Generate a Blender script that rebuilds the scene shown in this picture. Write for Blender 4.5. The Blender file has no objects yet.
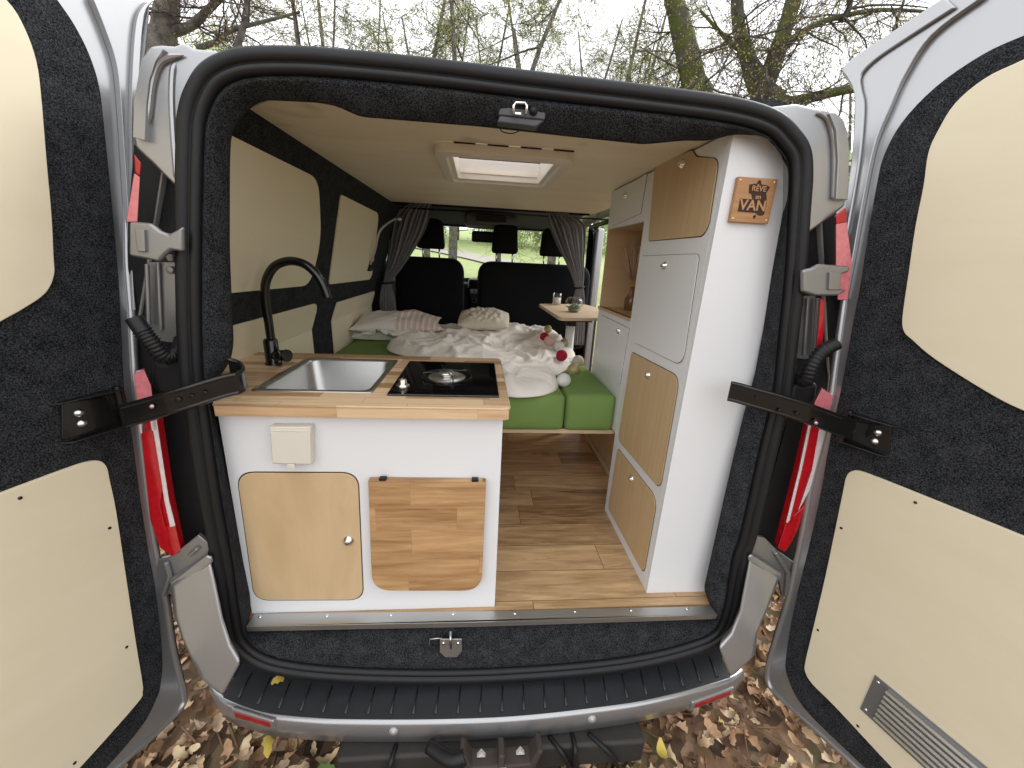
import bpy, bmesh, math, random
import numpy as np
from mathutils import Vector, Matrix
random.seed(5); rng = np.random.default_rng(5)
SC = bpy.context.scene; COL = SC.collection
R = math.radians
# ------------------------------------------------------------ camera
CAM = np.array([-.07, -.88, 1.616])
AR = np.array([0.99573949, -0.07890922, 0.0477095])
AU = np.array([-0.02170258, 0.30231224, 0.95296186])
AF = np.array([0.08962064, 0.94993718, -0.2993117])
FP = 392.312
cd = bpy.data.cameras.new('camera'); cam = bpy.data.objects.new('camera', cd); COL.objects.link(cam)
M = Matrix(((AR[0], AU[0], -AF[0], CAM[0]), (AR[1], AU[1], -AF[1], CAM[1]), (AR[2], AU[2], -AF[2], CAM[2]), (0, 0, 0, 1)))
cam.matrix_world = M
cd.sensor_fit = 'HORIZONTAL'; cd.sensor_width = 36; cd.lens = FP / 1024 * 36; cd.clip_start = .02; cd.clip_end = 1500
SC.camera = cam
# ------------------------------------------------------------ sky, sun, exposure
SUN_EL, SUN_AZ = R(40), R(62)      # veiled sun to the right of the van
w = bpy.data.worlds.new('World'); SC.world = w; w.use_nodes = True
nt = w.node_tree; nt.nodes.clear()
wo = nt.nodes.new('ShaderNodeOutputWorld'); bg = nt.nodes.new('ShaderNodeBackground')
sky = nt.nodes.new('ShaderNodeTexSky'); sky.sky_type = 'NISHITA'; sky.sun_disc = False
sky.sun_elevation = SUN_EL; sky.sun_rotation = SUN_AZ
tc = nt.nodes.new('ShaderNodeTexCoord'); nz = nt.nodes.new('ShaderNodeTexNoise'); nz.inputs['Scale'].default_value = 2.2; nz.inputs['Detail'].default_value = 6
cr = nt.nodes.new('ShaderNodeValToRGB')
cr.color_ramp.elements[0].position = .3; cr.color_ramp.elements[0].color = (8.8, 8.9, 9.1, 1)
cr.color_ramp.elements[1].position = .7; cr.color_ramp.elements[1].color = (12.3, 12.3, 12.4, 1)
mx = nt.nodes.new('ShaderNodeMix'); mx.data_type = 'RGBA'; mx.inputs[0].default_value = .88
nt.links.new(tc.outputs['Generated'], nz.inputs['Vector']); nt.links.new(nz.outputs['Fac'], cr.inputs[0])
nt.links.new(sky.outputs[0], mx.inputs[6]); nt.links.new(cr.outputs[0], mx.inputs[7])
nt.links.new(mx.outputs[2], bg.inputs['Color']); bg.inputs['Strength'].default_value = .12
nt.links.new(bg.outputs[0], wo.inputs['Surface'])
sd = bpy.data.lights.new('sun', 'SUN'); sd.energy = 1.1; sd.angle = R(24); sd.color = (1, .975, .94)
so = bpy.data.objects.new('sun', sd); COL.objects.link(so)
sdir = Vector((math.sin(SUN_AZ) * math.cos(SUN_EL), math.cos(SUN_AZ) * math.cos(SUN_EL), math.sin(SUN_EL)))
so.rotation_euler = sdir.to_track_quat('Z', 'Y').to_euler(); so.location = (0, 0, 12)
SC.view_settings.view_transform = 'Standard'; SC.view_settings.look = 'None'
SC.view_settings.exposure = 0.77; SC.view_settings.gamma = 1
SC.cycles.max_bounces = 10; SC.cycles.diffuse_bounces = 6; SC.cycles.transparent_max_bounces = 12

# ------------------------------------------------------------ survey helpers: a sight line meets a real plane
def ray(u, v): return AF + (u - 512) / FP * AR - (v - 384) / FP * AU
def hit(u, v, P0, n):
    d = ray(u, v); n = np.array(n, float); t = ((np.array(P0, float) - CAM) @ n) / (d @ n); return CAM + t * d
def ox(u, v, x): return hit(u, v, (x, 0, 0), (1, 0, 0))
def oy(u, v, y): return hit(u, v, (0, y, 0), (0, 1, 0))
def oz(u, v, z): return hit(u, v, (0, 0, z), (0, 0, 1))
TL = .04                             # rear opening leans forward a little
def ot(u, v, off=0): return hit(u, v, (0, off - TL * .6, 0), (0, 1, -TL))
WN = np.array([.666, 0, -.235]); WN /= np.linalg.norm(WN); WP = np.array((-.85, 0, 1.264))
def ow(u, v): return hit(u, v, WP, WN)

# ------------------------------------------------------------ object helpers
def tag(o, label=None, cat=None, group=None, kind=None):
    if label: o['label'] = label
    if cat: o['category'] = cat
    if group: o['group'] = group
    if kind: o['kind'] = kind
    return o
def empty(name, loc, label=None, cat=None, group=None, parent=None):
    o = bpy.data.objects.new(name, None); COL.objects.link(o); o.location = loc; o.empty_display_size = .05
    tag(o, label, cat, group)
    return o
def wloc(o):
    p = Vector((0, 0, 0))
    while o is not None: p = p + o.location; o = o.parent
    return p
def V3(p): return (float(p[0]), float(p[1]), float(p[2]))
def catmull(pts, n=6, closed=True):
    P = [np.array(p, float) for p in pts]; N = len(P); out = []
    rg = range(N) if closed else range(N - 1)
    for i in rg:
        if closed: a, b, c, d = P[(i - 1) % N], P[i], P[(i + 1) % N], P[(i + 2) % N]
        else: a, b, c, d = P[max(i - 1, 0)], P[i], P[i + 1], P[min(i + 2, N - 1)]
        for k in range(n):
            t = k / n
            out.append(.5 * ((2 * b) + (-a + c) * t + (2 * a - 5 * b + 4 * c - d) * t * t + (-a + 3 * b - 3 * c + d) * t ** 3))
    if not closed: out.append(P[-1])
    return out
def rpoly(pts, r, n=6):
    """round the corners of a planar polygon; r one radius or one per corner"""
    P = [np.array(p, float) for p in pts]; N = len(P); out = []
    rs = r if isinstance(r, (list, tuple)) else [r] * N
    for i in range(N):
        a, b, c = P[i - 1], P[i], P[(i + 1) % N]; rr = rs[i]
        if rr <= 0: out.append(b); continue
        u1 = a - b; u2 = c - b; l1 = np.linalg.norm(u1); l2 = np.linalg.norm(u2); q = min(rr, l1 * .49, l2 * .49)
        s, e = b + u1 / l1 * q, b + u2 / l2 * q
        for k in range(n + 1):
            t = k / n; out.append((1 - t) ** 2 * s + 2 * t * (1 - t) * b + t * t * e)
    return out
SPLIT = {'screw', 'grip_rib', 'cable', 'wall_lining', 'front_panel', 'tow_bolt', 'bracket_tab', 'strap_hole', 'bracket_bolt', 'louvre', 'vent_slot', 'cab_pillar', 'cabinet_side', 'side_panel', 'table_hinge', 'headrest_post', 'bed_support', 'cab_door_trim', 'side_door_seal', 'windscreen_frame'}
class MB:
    def __init__(s): s.v = []; s.f = []; s.m = []; s.sm = []; s.one = False
    def parts(s):
        key = {}; par = list(range(len(s.v)))
        def fd(i):
            while par[i] != i: par[i] = par[par[i]]; i = par[i]
            return i
        for i, p in enumerate(s.v):
            k = (round(p[0], 4), round(p[1], 4), round(p[2], 4)); j = key.setdefault(k, i); par[fd(i)] = fd(j)
        for f in s.f:
            for i in f[1:]: par[fd(i)] = fd(f[0])
        g = {}
        for fi, f in enumerate(s.f): g.setdefault(fd(f[0]), []).append(fi)
        out = []
        for fs in g.values():
            m = MB(); m.one = True; mp = {}
            for fi in fs:
                f = s.f[fi]; nf = []
                for i in f:
                    if i not in mp: mp[i] = len(m.v); m.v.append(s.v[i])
                    nf.append(mp[i])
                m.f.append(tuple(nf)); m.m.append(s.m[fi]); m.sm.append(s.sm[fi])
            out.append(m)
        return out
    def add(s, V, Fc, mi=0, smooth=False):
        o = len(s.v); s.v += [V3(p) for p in V]
        for f in Fc: s.f.append(tuple(o + i for i in f)); s.m.append(mi); s.sm.append(smooth)
        return s
    def box(s, x0, x1, y0, y1, z0, z1, mi=0):
        V = [(x, y, z) for z in (z0, z1) for y in (y0, y1) for x in (x0, x1)]
        return s.add(V, [(0, 2, 3, 1), (4, 5, 7, 6), (0, 1, 5, 4), (2, 6, 7, 3), (0, 4, 6, 2), (1, 3, 7, 5)], mi)
    def obox(s, c, a, b, d, mi=0):
        c, a, b, d = [np.array(q, float) for q in (c, a, b, d)]
        V = [c + i * a + j * b + k * d for k in (-1, 1) for j in (-1, 1) for i in (-1, 1)]
        return s.add(V, [(0, 2, 3, 1), (4, 5, 7, 6), (0, 1, 5, 4), (2, 6, 7, 3), (0, 4, 6, 2), (1, 3, 7, 5)], mi)
    def prism(s, P, d, mi=0, smooth=False):
        P = [np.array(p, float) for p in P]; d = np.array(d, float); n = len(P)
        V = P + [p + d for p in P]
        s.add(V, [tuple(range(n))[::-1], tuple(range(n, 2 * n))], mi)
        s.add(V, [(i, (i + 1) % n, n + (i + 1) % n, n + i) for i in range(n)], mi, smooth)
        return s
    def tube(s, path, rad, n=10, mi=0, caps=True, ell=None):
        P = [np.array(p, float) for p in path]; k = len(P)
        rad = [rad] * k if not isinstance(rad, (list, tuple, np.ndarray)) else rad
        V = []; ref = None
        for i in range(k):
            t = P[min(i + 1, k - 1)] - P[max(i - 1, 0)]; t = t / (np.linalg.norm(t) + 1e-9)
            if ref is None: ref = np.array((0, 0, 1.)) if abs(t[2]) < .9 else np.array((1., 0, 0))
            a = ref - t * (ref @ t); a /= np.linalg.norm(a) + 1e-9; b = np.cross(t, a); ref = a
            for j in range(n):
                q = 2 * math.pi * j / n; V.append(P[i] + rad[i] * (math.cos(q) * a + math.sin(q) * b))
        Fc = [(i * n + j, i * n + (j + 1) % n, (i + 1) * n + (j + 1) % n, (i + 1) * n + j) for i in range(k - 1) for j in range(n)]
        s.add(V, Fc, mi, True)
        if caps: s.add([V[j] for j in range(n)], [tuple(range(n))[::-1]], mi); s.add([V[(k - 1) * n + j] for j in range(n)], [tuple(range(n))], mi)
        return s
    def lathe(s, c, prof, ax=(0, 0, 1), n=24, mi=0):
        c = np.array(c, float); ax = np.array(ax, float); ax /= np.linalg.norm(ax)
        a = np.cross(ax, (0, 0, 1.) if abs(ax[2]) < .9 else (1., 0, 0)); a /= np.linalg.norm(a); b = np.cross(ax, a)
        V = [c + ax * h + r * (math.cos(2 * math.pi * j / n) * a + math.sin(2 * math.pi * j / n) * b) for r, h in prof for j in range(n)]
        k = len(prof)
        return s.add(V, [(i * n + j, i * n + (j + 1) % n, (i + 1) * n + (j + 1) % n, (i + 1) * n + j) for i in range(k - 1) for j in range(n)], mi, True)
    def loft(s, rows, closed=True, mi=0, smooth=True):
        n = len(rows[0]); V = [p for r in rows for p in r]; m = n if closed else n - 1
        return s.add(V, [(i * n + j, i * n + (j + 1) % n, (i + 1) * n + (j + 1) % n, (i + 1) * n + j) for i in range(len(rows) - 1) for j in range(m)], mi, smooth)
    def build(s, name, mat, parent=None, bevel=0, seg=2, label=None, loc=None, subd=0, solid=0, ang=35):
        if name in SPLIT and not s.one:
            comps = s.parts()
            if len(comps) > 1:
                res = [c_.build(name, mat, parent, bevel, seg, label, loc, subd, solid, ang) for c_ in comps]
                return res[0]
        me = bpy.data.meshes.new(name)
        base = wloc(parent) if parent else Vector(loc if loc is not None else (0, 0, 0))
        me.from_pydata([(x - base[0], y - base[1], z - base[2]) for x, y, z in s.v], [], s.f)
        me.polygons.foreach_set('material_index', s.m); me.polygons.foreach_set('use_smooth', s.sm)
        for m_ in (mat if isinstance(mat, (list, tuple)) else [mat]): me.materials.append(m_)
        bm = bmesh.new(); bm.from_mesh(me)
        bmesh.ops.remove_doubles(bm, verts=bm.verts, dist=1e-5)
        bmesh.ops.recalc_face_normals(bm, faces=bm.faces); bm.to_mesh(me); bm.free()
        me.update()
        o = bpy.data.objects.new(name, me); COL.objects.link(o)
        if parent: o.parent = parent
        else: o.location = base
        if solid: md = o.modifiers.new('s', 'SOLIDIFY'); md.thickness = solid; md.offset = 0
        if bevel:
            md = o.modifiers.new('b', 'BEVEL'); md.width = bevel; md.segments = seg; md.limit_method = 'ANGLE'; md.angle_limit = R(ang); md.harden_normals = False
            for p in me.polygons: p.use_smooth = True
            md2 = o.modifiers.new('w', 'WEIGHTED_NORMAL'); md2.keep_sharp = True
        if subd: md = o.modifiers.new('u', 'SUBSURF'); md.levels = subd; md.render_levels = subd
        if label: o['label'] = label
        return o

# ------------------------------------------------------------ materials
class NT:
    def __init__(s, name):
        s.m = bpy.data.materials.new(name); s.m.use_nodes = True; s.t = s.m.node_tree; s.b = s.t.nodes['Principled BSDF']
    def n(s, ty, **kw):
        x = s.t.nodes.new(ty)
        for k, v in kw.items():
            if k in x.inputs.keys(): x.inputs[k].default_value = v
            else: setattr(x, k, v)
        return x
    def l(s, a, b): s.t.links.new(a, b)
def setp(b, **kw):
    for k, v in kw.items(): b.inputs[k.replace('_', ' ')].default_value = v
def c4(c): return (c[0], c[1], c[2], 1)
def plain(name, col, rough=.5, metal=0, var=.06, vs=12, bump=0, bs=200, coat=0, spec=.5, **kw):
    t = NT(name); setp(t.b, Roughness=rough, Metallic=metal); t.b.inputs['Specular IOR Level'].default_value = spec
    if coat: t.b.inputs['Coat Weight'].default_value = coat; t.b.inputs['Coat Roughness'].default_value = .08
    tcn = t.n('ShaderNodeTexCoord'); nz = t.n('ShaderNodeTexNoise', Scale=vs, Detail=5.)
    t.l(tcn.outputs['Object'], nz.inputs['Vector'])
    mx = t.n('ShaderNodeMix', data_type='RGBA'); mx.inputs[6].default_value = c4([c * (1 - var) for c in col]); mx.inputs[7].default_value = c4([min(c * (1 + var), 1) for c in col])
    t.l(nz.outputs['Fac'], mx.inputs[0]); t.l(mx.outputs[2], t.b.inputs['Base Color'])
    rr = t.n('ShaderNodeMapRange'); rr.inputs[3].default_value = rough * .85; rr.inputs[4].default_value = min(1, rough * 1.15)
    t.l(nz.outputs['Fac'], rr.inputs[0]); t.l(rr.outputs[0], t.b.inputs['Roughness'])
    if bump:
        n2 = t.n('ShaderNodeTexNoise', Scale=bs, Detail=3.); bp = t.n('ShaderNodeBump', Strength=bump, Distance=.002)
        t.l(tcn.outputs['Object'], n2.inputs['Vector']); t.l(n2.outputs['Fac'], bp.inputs['Height']); t.l(bp.outputs[0], t.b.inputs['Normal'])
    for k, v in kw.items(): t.b.inputs[k.replace('_', ' ')].default_value = v
    return t.m
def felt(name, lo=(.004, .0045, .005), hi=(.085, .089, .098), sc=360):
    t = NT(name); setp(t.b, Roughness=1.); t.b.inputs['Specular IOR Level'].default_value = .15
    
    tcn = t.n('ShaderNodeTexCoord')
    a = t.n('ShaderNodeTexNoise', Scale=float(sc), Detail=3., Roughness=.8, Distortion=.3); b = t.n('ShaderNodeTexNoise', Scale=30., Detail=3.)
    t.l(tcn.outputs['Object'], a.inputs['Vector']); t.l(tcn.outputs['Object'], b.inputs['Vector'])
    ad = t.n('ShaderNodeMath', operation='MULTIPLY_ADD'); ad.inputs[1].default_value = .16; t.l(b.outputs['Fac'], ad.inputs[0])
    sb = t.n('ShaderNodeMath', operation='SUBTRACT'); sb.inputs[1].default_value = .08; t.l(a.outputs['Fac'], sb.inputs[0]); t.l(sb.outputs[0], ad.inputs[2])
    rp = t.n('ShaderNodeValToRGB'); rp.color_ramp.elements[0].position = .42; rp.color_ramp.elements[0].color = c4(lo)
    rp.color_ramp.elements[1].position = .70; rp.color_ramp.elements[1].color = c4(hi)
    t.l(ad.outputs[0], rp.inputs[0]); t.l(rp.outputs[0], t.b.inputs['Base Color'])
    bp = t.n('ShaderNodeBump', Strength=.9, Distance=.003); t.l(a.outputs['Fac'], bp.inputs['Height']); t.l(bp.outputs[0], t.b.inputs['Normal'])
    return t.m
def wood(name, c1, c2, u='x', v='y', L=0, W=.06, gs=(2.5, 55), contrast=.35, rough=.5, seam=.0012, knots=0, dark=None, bvar=.34, off=(0, 0)):
    """grain runs along u; with L>0 the surface is made of staves L long and W wide"""
    t = NT(name); setp(t.b, Roughness=rough)
    tcn = t.n('ShaderNodeTexCoord'); sp = t.n('ShaderNodeSeparateXYZ'); t.l(tcn.outputs['Object'], sp.inputs[0])
    ix = {'x': 0, 'y': 1, 'z': 2}; oth = [k for k in 'xyz' if k not in (u, v)][0]
    cb = t.n('ShaderNodeCombineXYZ'); t.l(sp.outputs[ix[u]], cb.inputs[0]); t.l(sp.outputs[ix[v]], cb.inputs[1])
    mp = t.n('ShaderNodeCombineXYZ')
    for k, (src, sc_) in enumerate(((u, gs[0]), (v, gs[1]), (oth, gs[1]))):
        mm = t.n('ShaderNodeMath', operation='MULTIPLY'); mm.inputs[1].default_value = sc_; t.l(sp.outputs[ix[src]], mm.inputs[0]); t.l(mm.outputs[0], mp.inputs[k])
    g = t.n('ShaderNodeTexNoise', noise_dimensions='4D', Scale=1., Detail=6., Roughness=.62, Distortion=1.1)
    t.l(mp.outputs[0], g.inputs['Vector'])
    big = t.n('ShaderNodeTexNoise', noise_dimensions='4D', Scale=1., Detail=2., Distortion=2.5)
    sc2 = t.n('ShaderNodeVectorMath', operation='SCALE'); sc2.inputs['Scale'].default_value = .22; t.l(mp.outputs[0], sc2.inputs[0]); t.l(sc2.outputs[0], big.inputs['Vector'])
    mixg = t.n('ShaderNodeMath', operation='MULTIPLY_ADD'); mixg.inputs[1].default_value = .5; t.l(g.outputs['Fac'], mixg.inputs[0])
    hb = t.n('ShaderNodeMath', operation='MULTIPLY'); hb.inputs[1].default_value = .5; t.l(big.outputs['Fac'], hb.inputs[0]); t.l(hb.outputs[0], mixg.inputs[2])
    fac = mixg.outputs[0]
    if L > 0:
        br = t.n('ShaderNodeTexBrick', Scale=1.); br.offset = .37; br.offset_frequency = 2; br.squash = .72; br.squash_frequency = 3
        br.inputs['Color1'].default_value = (0, 0, 0, 1); br.inputs['Color2'].default_value = (1, 1, 1, 1); br.inputs['Mortar'].default_value = (.5, .5, .5, 1)
        br.inputs['Mortar Size'].default_value = seam; br.inputs['Mortar Smooth'].default_value = .2; br.inputs['Brick Width'].default_value = L; br.inputs['Row Height'].default_value = W
        of_ = t.n('ShaderNodeVectorMath', operation='ADD'); of_.inputs[1].default_value = (off[0] + 20, off[1] + 20 * W, 0); t.l(cb.outputs[0], of_.inputs[0]); t.l(of_.outputs[0], br.inputs['Vector'])
        wv = t.n('ShaderNodeMath', operation='MULTIPLY'); wv.inputs[1].default_value = 23.; t.l(br.outputs['Color'], wv.inputs[0]); t.l(wv.outputs[0], g.inputs['W']); t.l(wv.outputs[0], big.inputs['W'])
        f2 = t.n('ShaderNodeMath', operation='MULTIPLY_ADD'); f2.inputs[1].default_value = bvar; t.l(br.outputs['Color'], f2.inputs[0])
        f3 = t.n('ShaderNodeMath', operation='SUBTRACT'); f3.inputs[1].default_value = bvar / 2; t.l(fac, f3.inputs[0]); t.l(f3.outputs[0], f2.inputs[2]); fac = f2.outputs[0]
    rp = t.n('ShaderNodeValToRGB'); lo, hi = .5 - (.30 - .2 * contrast), .5 + (.30 - .2 * contrast)
    rp.color_ramp.elements[0].position = lo; rp.color_ramp.elements[0].color = c4(c2)
    rp.color_ramp.elements[1].position = hi; rp.color_ramp.elements[1].color = c4(c1)
    t.l(fac, rp.inputs[0]); col = rp.outputs[0]
    if L > 0:
        mm = t.n('ShaderNodeMix', data_type='RGBA'); mm.inputs[7].default_value = c4([c * .8 for c in c2])
        t.l(br.outputs['Fac'], mm.inputs[0]); t.l(col, mm.inputs[6]); col = mm.outputs[2]
    if knots:
        vo = t.n('ShaderNodeTexNoise', Scale=float(knots), Detail=1.); t.l(tcn.outputs['Object'], vo.inputs['Vector'])
        r2 = t.n('ShaderNodeValToRGB'); r2.color_ramp.elements[0].position = .70; r2.color_ramp.elements[0].color = (0, 0, 0, 1); r2.color_ramp.elements[1].position = .78
        r2.color_ramp.elements[1].color = (.6, .6, .6, 1); t.l(vo.outputs['Fac'], r2.inputs[0])
        mm = t.n('ShaderNodeMix', data_type='RGBA'); mm.inputs[7].default_value = c4([c * .6 for c in c2]); t.l(r2.outputs[0], mm.inputs[0]); t.l(col, mm.inputs[6]); col = mm.outputs[2]
    t.l(col, t.b.inputs['Base Color'])
    bp = t.n('ShaderNodeBump', Strength=.12, Distance=.001); t.l(g.outputs['Fac'], bp.inputs['Height']); t.l(bp.outputs[0], t.b.inputs['Normal'])
    return t.m
def fabric(name, c, var=.12, ws=600, bump=.4, rough=.95, big=5):
    return plain(name, c, rough, 0, var, big, bump, ws, spec=.2)
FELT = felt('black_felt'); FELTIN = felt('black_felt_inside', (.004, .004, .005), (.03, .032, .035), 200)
SILVER = plain('silver_paint', (.375, .378, .385), .30, .7, .04, 6, 0, coat=.5)
SILVER2 = plain('silver_primer_jamb', (.29, .29, .29), .36, .7, .06, 14, .05, 120)
RUBBER = plain('rubber', (.007, .0075, .009), .5, 0, .1, 20, spec=.4)
BLACK = plain('black_plastic', (.012, .012, .013), .5, 0, .2, 20, .15, 300, spec=.3)
BLACKG = plain('black_metal', (.010, .009, .009), .24, .3, .1, 30, coat=.3)
STEEL = plain('steel', (.62, .62, .61), .28, 1, .05, 30)
STEELB = plain('brushed_steel', (.30, .295, .285), .26, 1, .16, 14, .08, 160)
ALU = plain('aluminium', (.52, .52, .51), .38, .9, .05, 9)
CHROME = plain('chrome', (.8, .8, .8), .1, 1, .02)
PLY = wood('birch_ply_panel', (.74, .665, .495), (.69, .61, .435), 'y', 'z', gs=(1.6, 14), contrast=.5, rough=.62)
PLYC = wood('ceiling_ply', (.80, .72, .57), (.69, .60, .45), 'x', 'y', gs=(2, 8), contrast=.5, rough=.55, knots=6)
PLYD = wood('cupboard_ply', (.63, .465, .275), (.50, .35, .185), 'z', 'x', gs=(5, 15), contrast=.6, rough=.5)
PLYT = wood('tower_ply', (.60, .43, .25), (.49, .34, .185), 'z', 'y', gs=(3, 110), contrast=.6, rough=.5)
NICHE = wood('niche_ply', (.60, .42, .24), (.48, .32, .17), 'x', 'z', gs=(3, 18), contrast=.5, rough=.5)
BEECH = wood('beech_block', (.68, .49, .30), (.34, .19, .09), 'x', 'y', L=.30, W=.041, gs=(4, 70), contrast=.8, bvar=.42, rough=.4, seam=.0006)
BEECHF = wood('beech_front', (.74, .54, .34), (.46, .28, .14), 'x', 'z', L=.34, W=.045, gs=(3, 80), contrast=.7, bvar=.3, rough=.4, seam=.0004)
OAK = wood('oak_block', (.60, .37, .18), (.25, .125, .045), 'x', 'z', L=.30, W=.075, gs=(6, 60), contrast=.6, bvar=.09, rough=.5, seam=.0002)
VINYL = wood('vinyl_plank', (.64, .43, .235), (.22, .12, .052), 'x', 'y', L=.75, W=.125, gs=(7, 60), contrast=.6, rough=.38, seam=.0014, knots=7, bvar=.24, off=(.13, -.081))
BOARD = wood('pale_board', (.66, .52, .36), (.55, .41, .26), 'x', 'z', gs=(3, 30), contrast=.5, rough=.55)
WHITE = plain('white_paint', (.745, .755, .77), .34, 0, .018, 3, .03, 90)
WHITEP = plain('cream_plastic', (.68, .64, .56), .35, 0, .02)
HATCHP = plain('hatch_plastic', (.72, .66, .57), .4, 0, .03)
GREEN = fabric('green_canvas', (.17, .27, .08), .12, 900, .35, .9, 6)
SEATF = fabric('seat_fabric', (.006, .006, .007), .2, 500, .4)
SEATP = plain('seat_trim', (.02, .02, .022), .6, 0, .1)
CURT = fabric('curtain_cloth', (.25, .245, .25), .12, 700, .25)
BLANK = fabric('blanket_cloth', (.88, .84, .78), .06, 500, .3, .95, 8)
PILW = fabric('pillow_white', (.76, .73, .69), .04, 500, .3)
CREAM = fabric('cushion_cream', (.72, .66, .53), .1, 120, .9, .95, 30)
HEAD = plain('headliner', (.10, .10, .095), .9, 0, .1)
GAPSHADE = plain('kerf_shade', (.05, .03, .018), .9)  # dark colour painting the shade inside the cuts around the doors
REDP = plain('lens_red', (.45, .008, .014), .14, 0, .35, 70, .3, 60, coat=.6)
PINKP = plain('lens_pink', (.66, .20, .22), .14, 0, .3, 80, .3, 60, coat=.6)
CLEARP = plain('lens_clear', (.72, .62, .63), .12, 0, .2, 80, .3, 60, coat=.6)
def glass(name, col=(1, 1, 1), rough=0, mixw=.9):
    t = NT(name); t.t.nodes.remove(t.b); o = t.t.nodes['Material Output']
    a = t.n('ShaderNodeBsdfTransparent'); a.inputs[0].default_value = c4(col); b = t.n('ShaderNodeBsdfGlossy'); b.inputs['Roughness'].default_value = rough
    fr = t.n('ShaderNodeLayerWeight', Blend=.12); m = t.n('ShaderNodeMixShader'); sc_ = t.n('ShaderNodeMath', operation='MULTIPLY'); sc_.inputs[1].default_value = .7; t.l(fr.outputs['Facing'], sc_.inputs[0]); t.l(sc_.outputs[0], m.inputs[0]); t.l(a.outputs[0], m.inputs[1]); t.l(b.outputs[0], m.inputs[2]); t.l(m.outputs[0], o.inputs[0]); return t.m
GLASS = glass('window_glass', (.93, .97, .95)); GLASSJ = glass('jar_glass', (.95, .96, .96))
def trans(name, col, tw=.6):
    t = NT(name); o = t.t.nodes['Material Output']; setp(t.b, Roughness=.3); t.b.inputs['Base Color'].default_value = c4(col)
    tr = t.n('ShaderNodeBsdfTranslucent'); tr.inputs[0].default_value = c4(col); m = t.n('ShaderNodeMixShader'); m.inputs[0].default_value = tw
    t.l(t.b.outputs[0], m.inputs[1]); t.l(tr.outputs[0], m.inputs[2]); t.l(m.outputs[0], o.inputs[0]); return t.m
def frosted():
    t = NT('hatch_pane'); o = t.t.nodes['Material Output']; t.t.nodes.remove(t.b); a = t.n('ShaderNodeBsdfTransparent'); a.inputs[0].default_value = (.9, .9, .92, 1); b = t.n('ShaderNodeBsdfTranslucent'); b.inputs[0].default_value = (.95, .95, .97, 1)
    m = t.n('ShaderNodeMixShader'); m.inputs[0].default_value = .45; t.l(a.outputs[0], m.inputs[1]); t.l(b.outputs[0], m.inputs[2]); t.l(m.outputs[0], o.inputs[0]); return t.m
HATCHG = frosted()

# ============================================================ GROUND
def ground_mat():
    t = NT('leaf_litter_and_grass'); setp(t.b, Roughness=.95)
    tcn = t.n('ShaderNodeTexCoord'); vo = t.n('ShaderNodeTexVoronoi', Scale=17.); nz = t.n('ShaderNodeTexNoise', Scale=3., Detail=8.)
    t.l(tcn.outputs['Object'], vo.inputs['Vector']); t.l(tcn.outputs['Object'], nz.inputs['Vector'])
    rp = t.n('ShaderNodeValToRGB'); e = rp.color_ramp.elements; e[0].position = 0; e[0].color = (.05, .028, .016, 1); e[1].position = 1; e[1].color = (.30, .19, .115, 1)
    for p, c in ((.3, (.11, .06, .035)), (.55, (.2, .115, .062)), (.8, (.155, .10, .06))): q = e.new(p); q.color = c4(c)
    sp = t.n('ShaderNodeSeparateColor'); t.l(vo.outputs['Color'], sp.inputs[0]); t.l(sp.outputs[0], rp.inputs[0])
    gr = t.n('ShaderNodeMix', data_type='RGBA'); gr.inputs[6].default_value = (.30, .38, .14, 1); gr.inputs[7].default_value = (.46, .50, .24, 1)
    n2 = t.n('ShaderNodeTexNoise', Scale=.8, Detail=6.); t.l(tcn.outputs['Object'], n2.inputs['Vector']); t.l(n2.outputs['Fac'], gr.inputs[0])
    sx = t.n('ShaderNodeSeparateXYZ'); t.l(tcn.outputs['Object'], sx.inputs[0])
    mr = t.n('ShaderNodeMapRange'); mr.inputs[1].default_value = 4.5; mr.inputs[2].default_value = 9; t.l(sx.outputs[1], mr.inputs[0])
    ns = t.n('ShaderNodeMath', operation='MULTIPLY_ADD'); ns.inputs[1].default_value = 1.2; t.l(nz.outputs['Fac'], ns.inputs[0])
    s2 = t.n('ShaderNodeMath', operation='SUBTRACT'); s2.inputs[1].default_value = .6; t.l(mr.outputs[0], s2.inputs[0]); t.l(s2.outputs[0], ns.inputs[2]); ns.use_clamp = True
    mx = t.n('ShaderNodeMix', data_type='RGBA'); t.l(ns.outputs[0], mx.inputs[0]); t.l(rp.outputs[0], mx.inputs[6]); t.l(gr.outputs[2], mx.inputs[7]); t.l(mx.outputs[2], t.b.inputs['Base Color'])
    bp = t.n('ShaderNodeBump', Strength=1., Distance=.02); t.l(vo.outputs['Distance'], bp.inputs['Height']); t.l(bp.outputs[0], t.b.inputs['Normal'])
    return t.m
b = MB(); N = 60
def gh(x, y):
    w_ = .25 * math.sin(x * .09 + 1) * math.cos(y * .07) * min(1, max(0, (max(abs(x), abs(y)) - 9) / 10)); return w_ + max(0, min(y, 90) - 13) * .095
gx = np.concatenate([-np.geomspace(400, .6, 44), np.linspace(-.5, .5, 5), np.geomspace(.6, 400, 44)])
rows = [[(x, y, gh(x, y)) for x in gx] for y in gx]
b.loft(rows, closed=False); tag(b.build('ground', ground_mat()), kind='structure')
b = MB(); P = catmull([(-9, 9, 0), (-3, 12, 0), (2, 16, 0), (3, 24, 0), (-3, 36, 0), (-16, 50, 0)], 8, False)
L_ = [(p[0] - 1.3, p[1] - .5, gh(p[0] - 1.3, p[1] - .5) + .10) for p in P]; R_ = [(q[0] + 3.2, q[1] + 1.2, gh(q[0] + 3.2, q[1] + 1.2) + .10) for q in L_]
b.loft([L_, R_], closed=False); tag(b.build('road', plain('gravel_track', (.42, .37, .33), .95, 0, .2, 5)), kind='structure')

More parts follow.
